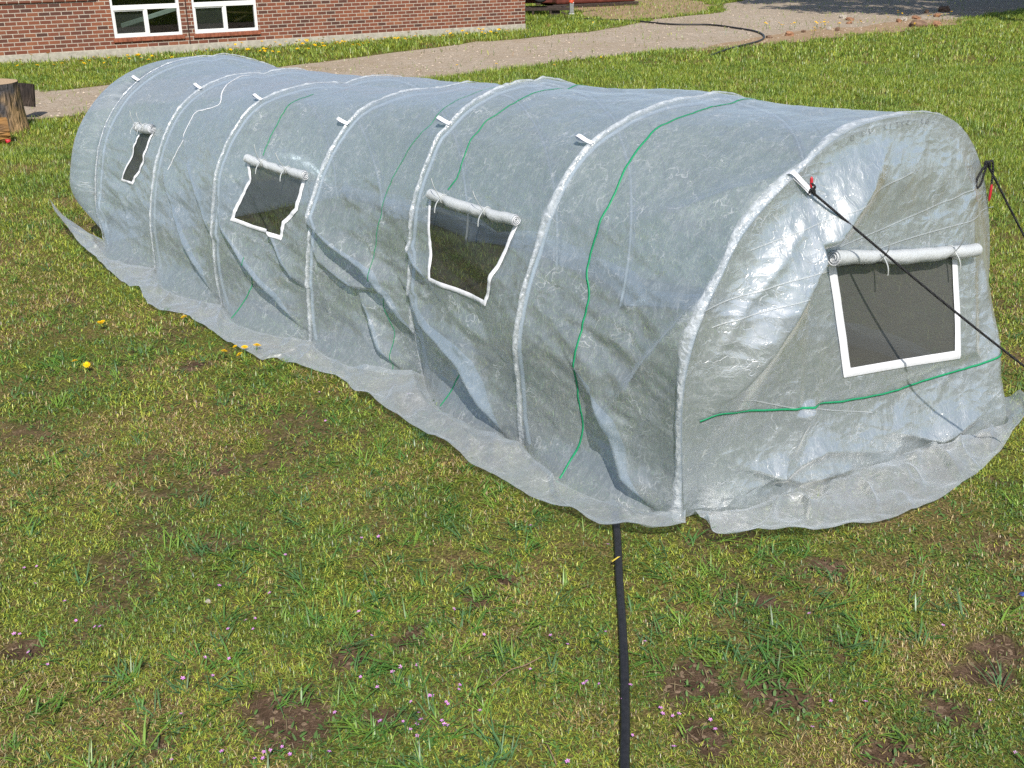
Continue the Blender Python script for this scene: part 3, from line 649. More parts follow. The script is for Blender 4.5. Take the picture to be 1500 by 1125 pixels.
# ---------------------------------------------------------------- guy ropes, stakes, pipe, hose
def m_rope():
    t=NT('black_rope');uv=t.obj();wv=t.n('TexWave',{'Vector':uv,'Scale':60.0,'Distortion':1.0},bands_direction='DIAGONAL').outputs['Fac']
    return t.end(t.pbr(t.ramp(wv,[(.2,(.006,.006,.007)),(.8,(.03,.03,.032))]),.6,.3,t.bump(wv,.6,.004)))
ROPE=m_rope();REDM=simple('red_sleeve',(.45,.02,.03),.4,.4,.1);BLACKP=simple('black_plastic',(.016,.016,.018),.45,.4,.4,40,.25)
STEEL=simple('stake_steel',(.35,.35,.36),.35,.5,.1,30,.1,1.0)
def GW(x,w,z):
    c,s=math.cos(GH_T),math.sin(GH_T);return np.array([GH_O[0]+c*x+s*w,GH_O[1]+s*x-c*w,z])
def twist(path,r,name,mat,parent):
    """three-strand laid rope as one mesh"""
    P=np.asarray(path);n=len(P);d=np.r_[0,np.cumsum(np.linalg.norm(np.diff(P,axis=0),axis=1))]
    T=np.gradient(P,axis=0);T/=np.linalg.norm(T,axis=1)[:,None];u=np.cross(T,[.3,.2,.9]);u/=np.linalg.norm(u,axis=1)[:,None];v=np.cross(T,u)
    ps=[]
    for k in range(3):
        a=d/.028*2*np.pi+k*2.094
        ps.append(tube_np(P+r*.5*(np.cos(a)[:,None]*u+np.sin(a)[:,None]*v),r*.55,6,False))
    V,F=merge(ps);return npmesh(name,V,F,mat,parent)
def rope(start,end,label,loop_dirs,redpos,reddir):
    root=empty('guy_rope',tuple(start));tag(root,label,'rope')
    S0=np.zeros(3);E0=np.array(end)-np.array(start);k=np.linspace(0,1,420)[:,None]
    path=S0+E0*k-np.array([0,0,.03])*np.sin(np.pi*k)
    twist(path,.006,'cord',ROPE,root)
    ps=[]
    for c,rr in ((np.array([0,0,0]),.011),(np.array([.006,.003,-.006]),.010)):
        a=np.linspace(0,2*np.pi*1.6,40);ps.append(tube_np(c+np.stack([np.cos(a)*rr,np.sin(a)*rr*.7,np.sin(a*1.7)*rr],1),.0055,8,False))
    for pts in loop_dirs: ps.append(tube_np(catmull(pts,10),.0055,8,False))
    V,F=merge(ps);npmesh('knot',V,F,ROPE,root)
    a=np.array(redpos);b=a+np.array(reddir);kk=np.linspace(0,1,8)[:,None];V,F=tube_np(a+(b-a)*kk,[.002,.0065,.007,.007,.007,.007,.0065,.002],8,False);npmesh('red_end_sleeve',V,F,REDM,root)
    return root
rope(K1,(3.06,4.28,.12),'black guy rope with red end tied to the loop above the front mesh window',[[(0,0,0),(.01,-.01,.02),(-.004,0,.035)]],(-.002,.0,.012),(-.003,.004,.05))
q=surf(np.array(0.),np.array(.693));K2=GW(q[0]-.03,q[1]+.012,q[2]+.0)
rope(K2,(3.36,5.25,.1),'black guy rope with a hanging knot loop at the front panel right edge',[[(0,0,0),(-.02,-.01,-.02),(-.045,-.02,-.07),(-.04,-.02,-.115),(-.018,-.01,-.10),(-.006,-.0,-.04),(0,0,0)],[(0,0,0),(.02,.0,.015),(.035,.0,-.03),(.04,.0,-.10)]],(.042,.0,-.10),(.002,0,-.09))
def stake(loc,label):
    root=empty('tent_stake',loc);tag(root,label,'stake')
    tube('shaft',[(.02,0,-.2),(0,0,.1),(-.01,0,.13)],.006,STEEL,root,8);a=np.linspace(-.6,3.6,14)
    tube('hook',[(-.01+.022*math.cos(x)-.02,0,.135+.022*math.sin(x)) for x in a],.006,STEEL,root,8)
stake((3.075,4.28,0),'steel stake holding the guy rope with the red tip over the front window');stake((3.38,5.25,0),'steel stake holding the guy rope at the far right edge')
# black flat pipe running to the camera
pp=catmull([(.47,4.0),(.458,3.75),(.44,3.5),(.415,3.07),(.385,2.71),(.36,2.48),(.335,2.2),(.32,1.9),(.30,1.4),(.26,.8)],16)
Vp=[]
hw=.0165;prof=[(-hw,.004),(-hw,.014),(-hw*.75,.024),(-hw*.3,.026),(0,.0245),(hw*.3,.026),(hw*.75,.024),(hw,.014),(hw,.004)]
pt=np.stack([pp[:,0],pp[:,1]],1);T=np.gradient(pt,axis=0);T/=np.linalg.norm(T,axis=1)[:,None];B=np.stack([T[:,1],-T[:,0]],1)
V=np.stack([np.concatenate([pt+B*a,np.full((len(pt),1),z+.003*0)],1) for a,z in prof],1).reshape(-1,3)
V[:,2]+=.004*(fbm(V[:,1]*5,V[:,0]*5,2)-.5)
tag(npmesh('drip_pipe',V,gridF(len(pt),9),BLACKP),'flat black drip pipe lying on the grass from the greenhouse flap to the front','pipe')
hz=[(1.0,30.3,.03),(1.24,30.24,.03),(2.22,29.38,.03),(3.11,28.97,.04),(4.07,27.99,.03),(5.09,27.8,.03),(5.61,26.89,.03),(5.9,26.04,.03),(5.84,24.93,.03),(5.5,23.91,.03),(4.75,22.58,.05),(4.37,22.0,.04),(3.9,21.1,.03)]
tag(tube('garden_hose',catmull(hz,10),.021,BLACKP,seg=8),'black hose curving across the gravel driveway','hose')
# ---------------------------------------------------------------- brick building
def m_brick():
    t=NT('red_brick');v=t.obj();uv=t.n('UVMap').outputs['UV']
    b=t.n('TexBrick',{'Vector':uv,'Scale':1.0,'Color1':(0,0,0,1),'Color2':(1,1,1,1),'Mortar':(0,0,0,1),'Mortar Size':.0075,'Mortar Smooth':.15,'Bias':0.0,'Brick Width':.205,'Row Height':.0735});b.offset=.5
    n=t.noise(v,18,5,.65);n2=t.noise(v,120,3,.6)
    c=t.ramp(b.outputs['Color'],[(0,(.030,.022,.022)),(.10,(.05,.026,.024)),(.16,(.12,.040,.026)),(.45,(.19,.058,.033)),(.75,(.255,.080,.040)),(1,(.33,.125,.06))])
    c=t.mixc(t.math('MULTIPLY',n,.55),c,(.13,.055,.04));c=t.mixc(t.math('MULTIPLY',n2,.25),c,(.30,.13,.08))
    st=t.noise(t.n('Mapping',{'Vector':v,'Scale':(1,1,.35)}).outputs[0],1.1,5,.6);c=t.mixc(t.ramp(st,[(.45,(0,0,0)),(.7,(.45,.45,.45))]),c,(.10,.05,.04))
    k=t.mixc(b.outputs['Fac'],c,t.ramp(n,[(.3,(.36,.30,.24)),(.7,(.55,.48,.40))]))
    h=t.math('ADD',t.math('MULTIPLY',t.math('SUBTRACT',1.0,b.outputs['Fac']),1.0),t.math('MULTIPLY',n2,.25))
    return t.end(t.pbr(k,.85,.2,t.bump(h,.7,.01)))
BRICK=m_brick()
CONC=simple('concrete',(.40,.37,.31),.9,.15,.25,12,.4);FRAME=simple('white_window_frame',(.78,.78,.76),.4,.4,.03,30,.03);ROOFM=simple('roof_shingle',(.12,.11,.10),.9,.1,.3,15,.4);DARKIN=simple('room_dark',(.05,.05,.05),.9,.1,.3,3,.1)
def m_glass():
    t=NT('window_glass');g=t.n('BsdfGlossy',{'Roughness':.02}).outputs[0];fr=t.n('Fresnel',{'IOR':1.5}).outputs[0]
    return t.end(t.mixs(t.math('ADD',t.math('MULTIPLY',fr,1.2),.02,clamp=True),t.n('BsdfTransparent',{'Color':(.55,.6,.58,1)}).outputs[0],g))
GLASS=m_glass()
bd=np.array([-.8352461,-.5498763]);B0=(.32,26.54,0)
BL=empty('brick_building',B0,math.atan2(bd[1],bd[0]))
tag(BL,'low red brick building with white framed windows beyond the driveway','building')
def uvbox(bm,scale=1):
    uvl=bm.loops.layers.uv.new('UVMap')
    for f in bm.faces:
        n=f.normal
        for l in f.loops:
            c=l.vert.co
            l[uvl].uv=(c.x,c.z-.16) if abs(n.y)>.7 else ((c.y,c.z-.16) if abs(n.x)>.7 else (c.x,c.y))
WX=[(6.79,8.15),(8.40,9.75)];WZ=(.355,1.75);LEN=16.;HT=2.9;DEP=9.
bm=bmesh.new()
xs=[0,6.79,8.15,8.40,9.75,LEN];zs=[.16,.355,1.75,HT]
def quad(bm,*cs): return bm.faces.new([bm.verts.new(c) for c in cs])
for i in range(5):
    for j in range(3):
        if i in (1,3) and j==1: continue
        quad(bm,(xs[i],0,zs[j]),(xs[i],0,zs[j+1]),(xs[i+1],0,zs[j+1]),(xs[i+1],0,zs[j]))
for a,b in WX:
    z0,z1=WZ;d=-.11
    quad(bm,(a,0,z0),(a,d,z0),(a,d,z1),(a,0,z1));quad(bm,(b,0,z0),(b,0,z1),(b,d,z1),(b,d,z0));quad(bm,(a,0,z1),(a,d,z1),(b,d,z1),(b,0,z1));quad(bm,(a,0,z0),(b,0,z0),(b,d,z0),(a,d,z0))
quad(bm,(0,0,.16),(0,-DEP,.16),(0,-DEP,HT),(0,0,HT));quad(bm,(LEN,0,.16),(LEN,0,HT),(LEN,-DEP,HT),(LEN,-DEP,.16));quad(bm,(0,-DEP,.16),(LEN,-DEP,.16),(LEN,-DEP,HT),(0,-DEP,HT))
bmesh.ops.remove_doubles(bm,verts=bm.verts[:],dist=1e-4);bm.normal_update();uvbox(bm);
me=bpy.data.meshes.new('wall');bm.to_mesh(me);bm.free();me.materials.append(BRICK);o=bpy.data.objects.new('wall',me);COL.objects.link(o);o.parent=BL
bm=bmesh.new();box(bm,-.012,LEN+.012,-DEP-.012,.012,-.3,.16,.004);bobj('foundation',bm,CONC,BL)
bm=bmesh.new()
quad(bm,(-.4,.4,HT),(LEN+.4,.4,HT),(LEN+.4,-DEP/2,HT+1.6),(-.4,-DEP/2,HT+1.6));quad(bm,(-.4,-DEP-.4,HT),(-.4,-DEP/2,HT+1.6),(LEN+.4,-DEP/2,HT+1.6),(LEN+.4,-DEP-.4,HT));quad(bm,(-.4,.4,HT-.02),(LEN+.4,.4,HT-.02),(LEN+.4,-DEP-.4,HT-.02),(-.4,-DEP-.4,HT-.02))
bobj('roof',bm,ROOFM,BL)
bm=bmesh.new();box(bm,10.0,LEN-.1,.001,.028,1.07,1.14,.003);uvl=None;bm.normal_update();uvbox(bm);o=bobj('brick_ledge',bm,BRICK,BL)
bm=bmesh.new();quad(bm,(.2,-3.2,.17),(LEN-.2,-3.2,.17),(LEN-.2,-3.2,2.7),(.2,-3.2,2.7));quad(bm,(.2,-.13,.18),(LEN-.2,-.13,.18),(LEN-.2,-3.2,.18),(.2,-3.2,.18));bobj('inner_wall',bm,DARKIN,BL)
bm=bmesh.new();box(bm,8.262,8.284,-.004,.0015,.16,HT-.05);bobj('control_joint',bm,simple('joint_dark',(.05,.035,.03),.9,.1),BL)
_t=NT('window_screen');SCREEN=_t.end(_t.mixs(.5,_t.n('BsdfTransparent').outputs[0],_t.pbr((.11,.11,.115),.6,.3)))
def bwin(a,b):
    z0,z1=WZ;y=-.055;bm=bmesh.new();f=.055
    box(bm,a,a+f,y-.04,y+.03,z0,z1,.004);box(bm,b-f,b,y-.04,y+.03,z0,z1,.004)
    box(bm,a+f,b-f,y-.04,y+.03,z0,z0+f,.004);box(bm,a+f,b-f,y-.04,y+.03,z1-f,z1,.004)
    box(bm,a+f,b-f,y-.04,y+.035,.865,.955,.004);m=(a+b)/2;box(bm,m-.032,m+.032,y-.04,y+.032,z0+f,.865,.004)
    # inner sash on the left light seen from outside
    box(bm,m+.032,m+.05,y-.03,y+.02,z0+f,.865);box(bm,b-f-.018,b-f,y-.03,y+.02,z0+f,.865);box(bm,m+.05,b-f-.018,y-.03,y+.02,z0+f,z0+f+.022);box(bm,m+.05,b-f-.018,y-.03,y+.02,.843,.865)
    w=bobj('window',bm,FRAME,BL)
    for q in ((a+f,m-.032,z0+f,.865),(m+.05,b-f-.018,z0+f+.022,.843),(a+f,b-f,.955,z1-f)):
        bm=bmesh.new();quad(bm,(q[0],y-.01,q[2]),(q[1],y-.01,q[2]),(q[1],y-.01,q[3]),(q[0],y-.01,q[3]));bobj('pane',bm,GLASS,w)
    bm=bmesh.new();quad(bm,(m+.05,y-.025,z0+f+.022),(b-f-.018,y-.025,z0+f+.022),(b-f-.018,y-.025,.843),(m+.05,y-.025,.843));bobj('screen',bm,SCREEN,w)
    bm=bmesh.new();n=int((b-a)/.08);st=(b-a+.06)/n
    for i in range(n): box(bm,a-.03+i*st+.004,a-.03+(i+1)*st-.004,-.05,.035,z0-.075,z0-.004,.004)
    box(bm,a-.028,b+.028,-.05,.026,z0-.073,z0-.006)
    bm.normal_update();uvbox(bm);s=bobj('sill',bm,SILLM,w)
SILLM=simple('sill_brick',(.27,.095,.055),.85,.2,.35,14,.4)
for a,b in WX: bwin(a,b)
# things inside behind the glass
bmat=simple('pale_board',(.42,.50,.46),.6,.3);bm=bmesh.new();box(bm,-.75,.75,-.03,.03,-.04,.04,.005,Matrix.Translation((8.75,-.5,.72))@Matrix.Rotation(R(14),4,'Y'));o=bobj('board',bm,bmat);o.location=B0;o.rotation_euler=(0,0,BL.rotation_euler.z);tag(o,'pale green board leaning inside behind the window on the left','board')
P=[(7.52+.66*k,-.42,.80+.02*math.sin(k*9)) for k in np.linspace(-.1,1,14)];V=[Vector(B0)+Matrix.Rotation(BL.rotation_euler.z,4,'Z')@Vector(p) for p in P]
tag(tube('fabric_roll',[tuple(v) for v in V],[.075+.01*math.sin(i*1.7) for i in range(14)],simple('grey_cloth',(.5,.53,.5),.8,.1),seg=14),'pale rolled cloth inside behind the window on the right','roll')
bm=bmesh.new();box(bm,-.35,.35,-.03,.03,-.02,.02,.004,Matrix.Translation((7.05,-.45,.70))@Matrix.Rotation(R(-4),4,'Y'));box(bm,-.15,.15,-.02,.02,-.015,.015,.003,Matrix.Translation((7.0,-.47,.58))@Matrix.Rotation(R(20),4,'Y'));o=bobj('wood_strip',bm,simple('bare_wood',(.5,.33,.16),.7,.2));o.location=B0;o.rotation_euler=(0,0,BL.rotation_euler.z);tag(o,'bare wood strips on a shelf inside behind the window on the right','wood strip')
# ---------------------------------------------------------------- farm implement beyond the corner
RUST=simple('dark_rusty_steel',(.045,.032,.026),.7,.3,.5,14,.4);REDP=simple('orange_red_paint',(.55,.075,.03),.45,.4,.25,9,.2);DRED=simple('dark_red_panel',(.13,.035,.025),.6,.3,.35,5,.2);RUB=simple('black_rubber',(.018,.018,.018),.8,.2,.3,25,.3);GREY=simple('bare_metal',(.4,.4,.4),.4,.5,.2,20,.2,.7)
FI=empty('farm_implement',(1.05,30.9,0),R(8));tag(FI,'old farm implement with red arm and dark steel frame beside the brick corner','farm implement')
bm=bmesh.new()
for y in (-.25,.35): box(bm,-1.2,.55,y-.04,y+.04,.16,.24,.006)
for x in (-1.1,-.55,0,.45): box(bm,x-.03,x+.03,-.21,.31,.165,.235,.006)
for x in (-1.1,-.5,.0): box(bm,x-.03,x+.03,-.28,-.22,0.0,.16,.006)
box(bm,-.02,.28,-.22,-.12,.03,.16,.01)
bobj('frame',bm,RUST,FI)
def wheel(name,loc,r,wd,hub,par):
    bm=bmesh.new();N_=40
    prof=[(r*.72,-wd*.45),(r*.9,-wd*.5),(r,-wd*.3),(r,wd*.3),(r*.9,wd*.5),(r*.72,wd*.45)]
    for i in range(N_):
        a=2*math.pi*i/N_;
        for q,(rr,yy) in enumerate(prof): bm.verts.new((rr*math.cos(a),yy,rr*math.sin(a)))
    bm.verts.ensure_lookup_table()
    for i in range(N_):
        for q in range(6): bm.faces.new([bm.verts[i*6+q],bm.verts[i*6+(q+1)%6],bm.verts[((i+1)%N_)*6+(q+1)%6],bm.verts[((i+1)%N_)*6+q]])
    o=bobj(name,bm,RUB,par,True);o.location=loc
    bm=bmesh.new();bmesh.ops.create_cone(bm,segments=24,radius1=r*.73,radius2=r*.45,depth=wd*.8,cap_ends=True,matrix=Matrix.Rotation(R(90),4,'X'));h=bobj('rim',bm,hub,o)
    return o
wheel('wheel',(-.28,-.12,.62),.26,.12,REDP,FI);wheel('wheel',(-1.0,-.45,.26),.26,.09,RUST,FI)
bm=bmesh.new();box(bm,-1.3,.2,.55,.95,.3,1.3,.03);box(bm,-1.1,-.1,-.05,.5,.62,1.2,.04);bobj('hopper',bm,DRED,FI)
tube('arm',catmull([(.62,-.05,.33),(.70,.0,.55),(.86,.1,.80),(1.15,.3,1.0),(1.7,.6,1.15)],8),[.07]*33,REDP,FI,10)
bm=bmesh.new();box(bm,.58,.70,-.1,.0,.05,.36,.01);box(bm,.56,.72,-.12,.02,.02,.06,.005);bobj('stand_foot',bm,GREY,FI)
tube('chain',catmull([(.3,-.3,.12),(.45,-.32,.05),(.3,-.36,.03)],6),.02,RUST,FI,8)
SK=empty('metal_skid',(2.4,34.6,0),R(30));tag(SK,'long dark red machine body with low skids on the ground behind the implement','machine')
bm=bmesh.new();box(bm,-1.5,1.5,-.55,.55,.12,1.1,.06);bobj('body',bm,DRED,SK)
for y in (-.5,.5):
    bm=bmesh.new();box(bm,-1.6,1.6,y-.06,y+.06,0,.115,.02);bobj('skid',bm,RUST,SK)
# ---------------------------------------------------------------- logs and stump
def m_bark(name,dark,lite,sp=.5):
    t=NT(name);v=t.obj();mp=t.n('Mapping',{'Vector':v,'Scale':(1,1,.22)}).outputs[0]
    a=t.noise(mp,14,6,.7,.4);b=t.noise(v,2.2,3,.5);c=t.n('TexVoronoi',{'Vector':mp,'Scale':22.0},feature='DISTANCE_TO_EDGE').outputs['Distance']
    k=t.mixc(t.ramp(b,[(sp-.07,(0,0,0)),(sp+.07,(1,1,1))]),t.ramp(a,[(.3,tuple(x*.35 for x in dark)),(.7,dark)]),t.ramp(a,[(.3,tuple(x*.4 for x in lite)),(.7,lite)]))
    return t.end(t.pbr(k,.9,.15,t.bump(t.math('ADD',a,t.math('MULTIPLY',c,2)),.9,.03)))
def m_rings(name,base):
    t=NT(name);v=t.obj();w=t.n('TexWave',{'Vector':v,'Scale':9.0,'Distortion':2.0,'Detail':3.0},wave_type='RINGS',rings_direction='Z').outputs['Fac'];n=t.noise(v,25,5,.6)
    k=t.mixc(t.math('MULTIPLY',w,.4),base,tuple(x*.6 for x in base));k=t.mixc(t.math('MULTIPLY',n,.35),k,tuple(x*.4 for x in base))
    return t.end(t.pbr(k,.9,.15,t.bump(n,.4,.01)))
CHAR=m_bark('charred_bark',(.11,.10,.10),(.46,.30,.15),.47);CUT=m_rings('cut_wood',(.46,.33,.21));ORG=m_bark('orange_bark',(.24,.14,.07),(.48,.25,.08),.42);CUTB=m_rings('brown_cut_wood',(.30,.19,.09));BLK=m_bark('black_bark',(.05,.04,.036),(.10,.075,.06),.5)
def log(name,r0,r1,h,bark,cut,label,cat,seed,loc,rot=(0,0,0)):
    root=empty(name,loc);root.rotation_euler=rot;tag(root,label,cat)
    N_=56;M_=18;a=np.linspace(0,2*np.pi,N_,endpoint=False);zz=np.linspace(0,h,M_)
    rr=lambda aa,z:(r0+(r1-r0)*z/h)*(1+.10*(vn2(np.cos(aa)*1.3+seed,np.sin(aa)*1.3+seed)-.5)+.035*(vn2(aa*6+seed,z*3)-.5))+.04*np.exp(-z*7)*(r0>.2)
    V=[];
    for z in zz: 
        q=rr(a,z);V.append(np.stack([q*np.cos(a),q*np.sin(a),np.full(N_,z)],1))
    V=np.vstack(V);i=np.arange(M_-1)[:,None]*N_;j=np.arange(N_)[None];k=(j+1)%N_
    npmesh('bark',V,np.stack([i+j,i+k,i+N_+k,i+N_+j],-1).reshape(-1,4),bark,root)
    for z,nm in ((h,'cut_end'),(0,'cut_end')):
        q=rr(a,z)*.995;bm=bmesh.new();vs=[bm.verts.new((x,y,z+(.002 if z else -.002))) for x,y in zip(q*np.cos(a),q*np.sin(a))];bm.faces.new(vs if z else vs[::-1])
        me=bpy.data.meshes.new(nm);bm.to_mesh(me);bm.free();me.materials.append(cut);o=bpy.data.objects.new(nm,me);COL.objects.link(o);o.parent=root
    return root
log('tree_stump',.33,.31,.63,CHAR,CUT,'upright cut log section with charred bark at the left edge of the lawn','stump',3,(-6.58,13.35,-.02),(0,0,.9))
log('cut_log',.155,.15,.6,ORG,CUTB,'short orange barked log lying in front of the charred stump','log',8,(-6.12,12.62,.15),(R(90),0,R(-62)))
log('charred_block',.11,.10,.30,BLK,BLK,'small black charred block leaning behind the charred stump','log',14,(-6.62,14.3,.16),(R(-8),R(9),.4))
bm=bmesh.new();bmesh.ops.create_icosphere(bm,subdivisions=2,radius=.035)
for v in bm.verts: v.co.z*=.6;v.co*=1+.3*random.uniform(-1,1)
o=bobj('red_scrap',bm,REDM);o.location=(-6.05,12.4,.06);tag(o,'crumpled red scrap in front of the orange log','scrap')
# ---------------------------------------------------------------- grass
FOOT=[tuple(x) for x in ow]+[(6.7,.2),(6.5,2.5),(-.2,2.6)]+[tuple(x) for x in fo[::-1]]
cT,sT=math.cos(GH_T),math.sin(GH_T)
def local(x,y):
    dx,dy=x-GH_O[0],y-GH_O[1];return cT*dx+sT*dy,sT*dx-cT*dy
def blades(x,y,h,wd,az,lean,bend,col):
    """one curved blade per row: 5 verts, a quad and a tip"""
    n=len(x);ca,sa=np.cos(az),np.sin(az)              # width direction
    la=az+np.pi/2;lx,ly=np.cos(la),np.sin(la)         # lean direction
    def pt(f,side,wf):
        u=h*f;out=u*np.sin(lean)+bend*h*f*f;up=u*np.cos(lean)-bend*.45*h*f*f
        return np.stack([x+lx*out+ca*wd*wf*side,y+ly*out+sa*wd*wf*side,np.maximum(up,.002)-.003*(f==0)],1)
    V=np.stack([pt(0,-.5,.8),pt(0,.5,.8),pt(.55,.5,1),pt(.55,-.5,1),pt(1,0,0)],1).reshape(-1,3)
    b=np.arange(n)[:,None]*5
    return V,(b+np.array([0,1,2,3])),(b+np.array([3,2,4])),np.repeat(col,5,0)
GV=[];GQ=[];GTt=[];GC=[];_o=0
def addb(t):
    global _o
    V,q,tr,c=t;GV.append(V);GQ.append(q+_o);GTt.append(tr+_o);GC.append(c);_o+=len(V)
PAL=np.array([(.46,.52,.06),(.28,.42,.05),(.14,.27,.035),(.58,.47,.16),(.28,.175,.065),(.08,.18,.05),(.52,.44,.21)])
def palette(x,y,far):
    a=fbm(x*1.1+5,y*1.1+2,3);b=fbm(x*4+1,y*4+9,3);r=RNG.random(len(x))
    dry=np.clip((a-.5)*2.8+(b-.5)*2.4+.50,0,1)*(1-far*.75)
    k=np.where(r<dry*.62,np.where(RNG.random(len(x))<.45,3,np.where(RNG.random(len(x))<.62,4,6)),np.where(RNG.random(len(x))<.48,0,np.where(RNG.random(len(x))<.6,1,np.where(RNG.random(len(x))<.7,2,5))))
    gr=fbm(x*2.0+33,y*2.0+77,4);k=np.where((RNG.random(len(x))<sstep(.50,.66,gr)*.85),np.where(RNG.random(len(x))<.5,2,np.where(RNG.random(len(x))<.6,1,5)),k)
    c=PAL[k]*np.array([.93,.88,1.05])*(.40+.95*RNG.random((len(x),1)))
    return c
bldg=[(.5,26.7),(-13.2,17.7),(-18,25),(-5,33)]
bands=[(1.7,3.3,22000,.0155,.0024),(3.3,5.0,13500,.018,.0030),(5.0,8.0,6000,.025,.0044),(8.0,13.0,4000,.032,.0048),(13.0,20.0,2300,.042,.0070),(20.0,42.0,640,.05,.0120)]
for d0,d1,den,hh,ww in bands:
    xw=d1*.62+1.0;area=(d1-d0)*2*xw;n=int(area*den)
    x=RNG.uniform(-xw,xw,n);y=RNG.uniform(d0,d1,n);m=np.abs(x)<y*.60+.9;x,y=x[m],y[m]
    s,w_=local(x,y)
    m=np.ones(len(x),bool)
    edge=(fbm(x*2.2,y*2.2,3)-.5)
    dr=inpoly(x+edge*.9,y+edge*.9,DRIVE2);m&=~dr|(RNG.random(len(x))<.015)
    di=inpoly(x+edge*.6,y-edge*.6,DIRT2)|inpoly(x,y,SCRUB2);m&=~di|(RNG.random(len(x))<.16)
    m&=~inpoly(x,y,bldg)
    so_=soilmask(x,y);m&=RNG.random(len(x))>so_*.93
    thin=fbm(x*3.3+8,y*3.3+4,4);m&=RNG.random(len(x))<sstep(.24,.46,thin)*.72+.28
    pipe=np.abs(x-np.interp(y,[.8,1.9,2.48,3.07,4.0],[.26,.32,.36,.415,.47]))<.013;m&=~(pipe&(y<4.0))
    inside=(s>-.35)&(s<6.4)&(w_>-.08)&(w_<2.3);flap=inpoly(s,w_,FOOT)
    m&=~(inside&(RNG.random(len(x))<.25))
    x,y,s,w_,inside,flap=[q[m] for q in (x,y,s,w_,inside,flap)]
    n=len(x);far=sstep(5,10,y)*sstep(-7,0,x+ (y-9)*.25)
    far=np.maximum(far,sstep(8.5,11,y)*.8)
    tall=fbm(x*1.6+31,y*1.6+7,3)
    h=hh*(.55+.9*RNG.random(n))*(.6+.9*tall)*(1+far*.7);h=np.where(flap&~inside,np.minimum(h,.011),h)
    h=np.where((y>19)&(x<1)&~dr[m],h*1.15,h)
    col=palette(x,y,far)
    g2=np.array([.235,.315,.05]);col=np.where((RNG.random(n)<far*.55)[:,None],g2*(.65+.7*RNG.random((n,1))),col)
    lean=RNG.uniform(.25,1.3,n)-far*.35
    addb(blades(x,y,h,ww*(.7+.6*RNG.random(n)),RNG.uniform(0,6.283,n),np.maximum(lean,0),RNG.uniform(.0,.7,n),col))
# longer darker blades in loose tufts
nt2=4200
ty=RNG.uniform(1.9,9.5,nt2)**1.0;tx=RNG.uniform(-1,1,nt2)*(ty*.56+.5)
pr=fbm(tx*1.2+50,ty*1.2+3,3);kp=(RNG.random(nt2)<sstep(.40,.62,pr)*.9+.12)&(RNG.random(nt2)<np.clip(1.15-ty*.06,.3,1));tx,ty=tx[kp],ty[kp]
s,w_=local(tx,ty);kp=~inpoly(s,w_,FOOT)&(np.abs(tx-.41)>.05);tx,ty=tx[kp],ty[kp]
cnt=RNG.integers(4,12,len(tx));X=np.repeat(tx,cnt);Y=np.repeat(ty,cnt);base=np.repeat(RNG.uniform(0,6.283,len(tx)),cnt);sz=np.repeat(RNG.uniform(.55,1.25,len(tx)),cnt);n=len(X)
pal=np.array([(.10,.22,.035),(.07,.17,.035),(.17,.29,.04),(.08,.17,.06)])[np.repeat(RNG.integers(0,4,len(tx)),cnt)]*(.8+.5*RNG.random((n,1)))
addb(blades(X+RNG.normal(0,.018,n),Y+RNG.normal(0,.018,n),RNG.uniform(.035,.11,n)*sz,RNG.uniform(.0032,.0062,n),base+RNG.normal(0,.75,n),RNG.uniform(.55,1.35,n),RNG.uniform(.1,.5,n),pal))
# low round leaves (clover and young weeds) near the camera
n=19000;y=RNG.uniform(1.9,7,n);x=RNG.uniform(-1,1,n)*(y*.56+.4);pr=fbm(x*2.1+9,y*2.1+60,3);m=RNG.random(n)<sstep(.46,.66,pr);x,y=x[m],y[m];s,w_=local(x,y);m=~inpoly(s,w_,FOOT)&(np.abs(x-.41)>.04);x,y=x[m],y[m];n=len(x)
addb(blades(x,y,RNG.uniform(.014,.030,n),RNG.uniform(.006,.012,n),RNG.uniform(0,6.283,n),RNG.uniform(.9,1.45,n),RNG.uniform(0,.2,n),np.array([(.10,.19,.045)])*(.6+.8*RNG.random((n,1)))))
# straw litter lying flat
n=9000;y=RNG.uniform(1.9,8,n);x=RNG.uniform(-1,1,n)*(y*.56+.4);s,w_=local(x,y);m=~inpoly(s,w_,FOOT);x,y=x[m],y[m];n=len(x)
addb(blades(x,y,RNG.uniform(.015,.06,n),RNG.uniform(.0012,.0024,n),RNG.uniform(0,6.283,n),RNG.uniform(1.25,1.5,n),RNG.uniform(0,.1,n),np.array([(.42,.34,.18)])*(.5+.7*RNG.random((n,1)))))
V=np.vstack(GV).astype(np.float32);Q=np.vstack(GQ).astype(np.int32);Tt=np.vstack(GTt).astype(np.int32);C=np.vstack(GC)
me=bpy.data.meshes.new('lawn_grass');me.vertices.add(len(V));me.vertices.foreach_set('co',V.ravel())
lv=np.concatenate([Q.ravel(),Tt.ravel()]);me.loops.add(len(lv));me.loops.foreach_set('vertex_index',lv)
ls=np.concatenate([np.arange(len(Q))*4,len(Q)*4+np.arange(len(Tt))*3]).astype(np.int32);me.polygons.add(len(ls));me.polygons.foreach_set('loop_start',ls)
me.update(calc_edges=True);a=me.color_attributes.new('tint','FLOAT_COLOR','POINT');a.data.foreach_set('color',np.concatenate([C,np.ones((len(C),1))],1).astype(np.float32).ravel())
me.materials.append(GRASS);go=bpy.data.objects.new('lawn_grass',me);COL.objects.link(go);tag(go,'short patchy lawn grass with moss and longer green tufts','grass',kind='stuff')
print('grass blades',len(Q))
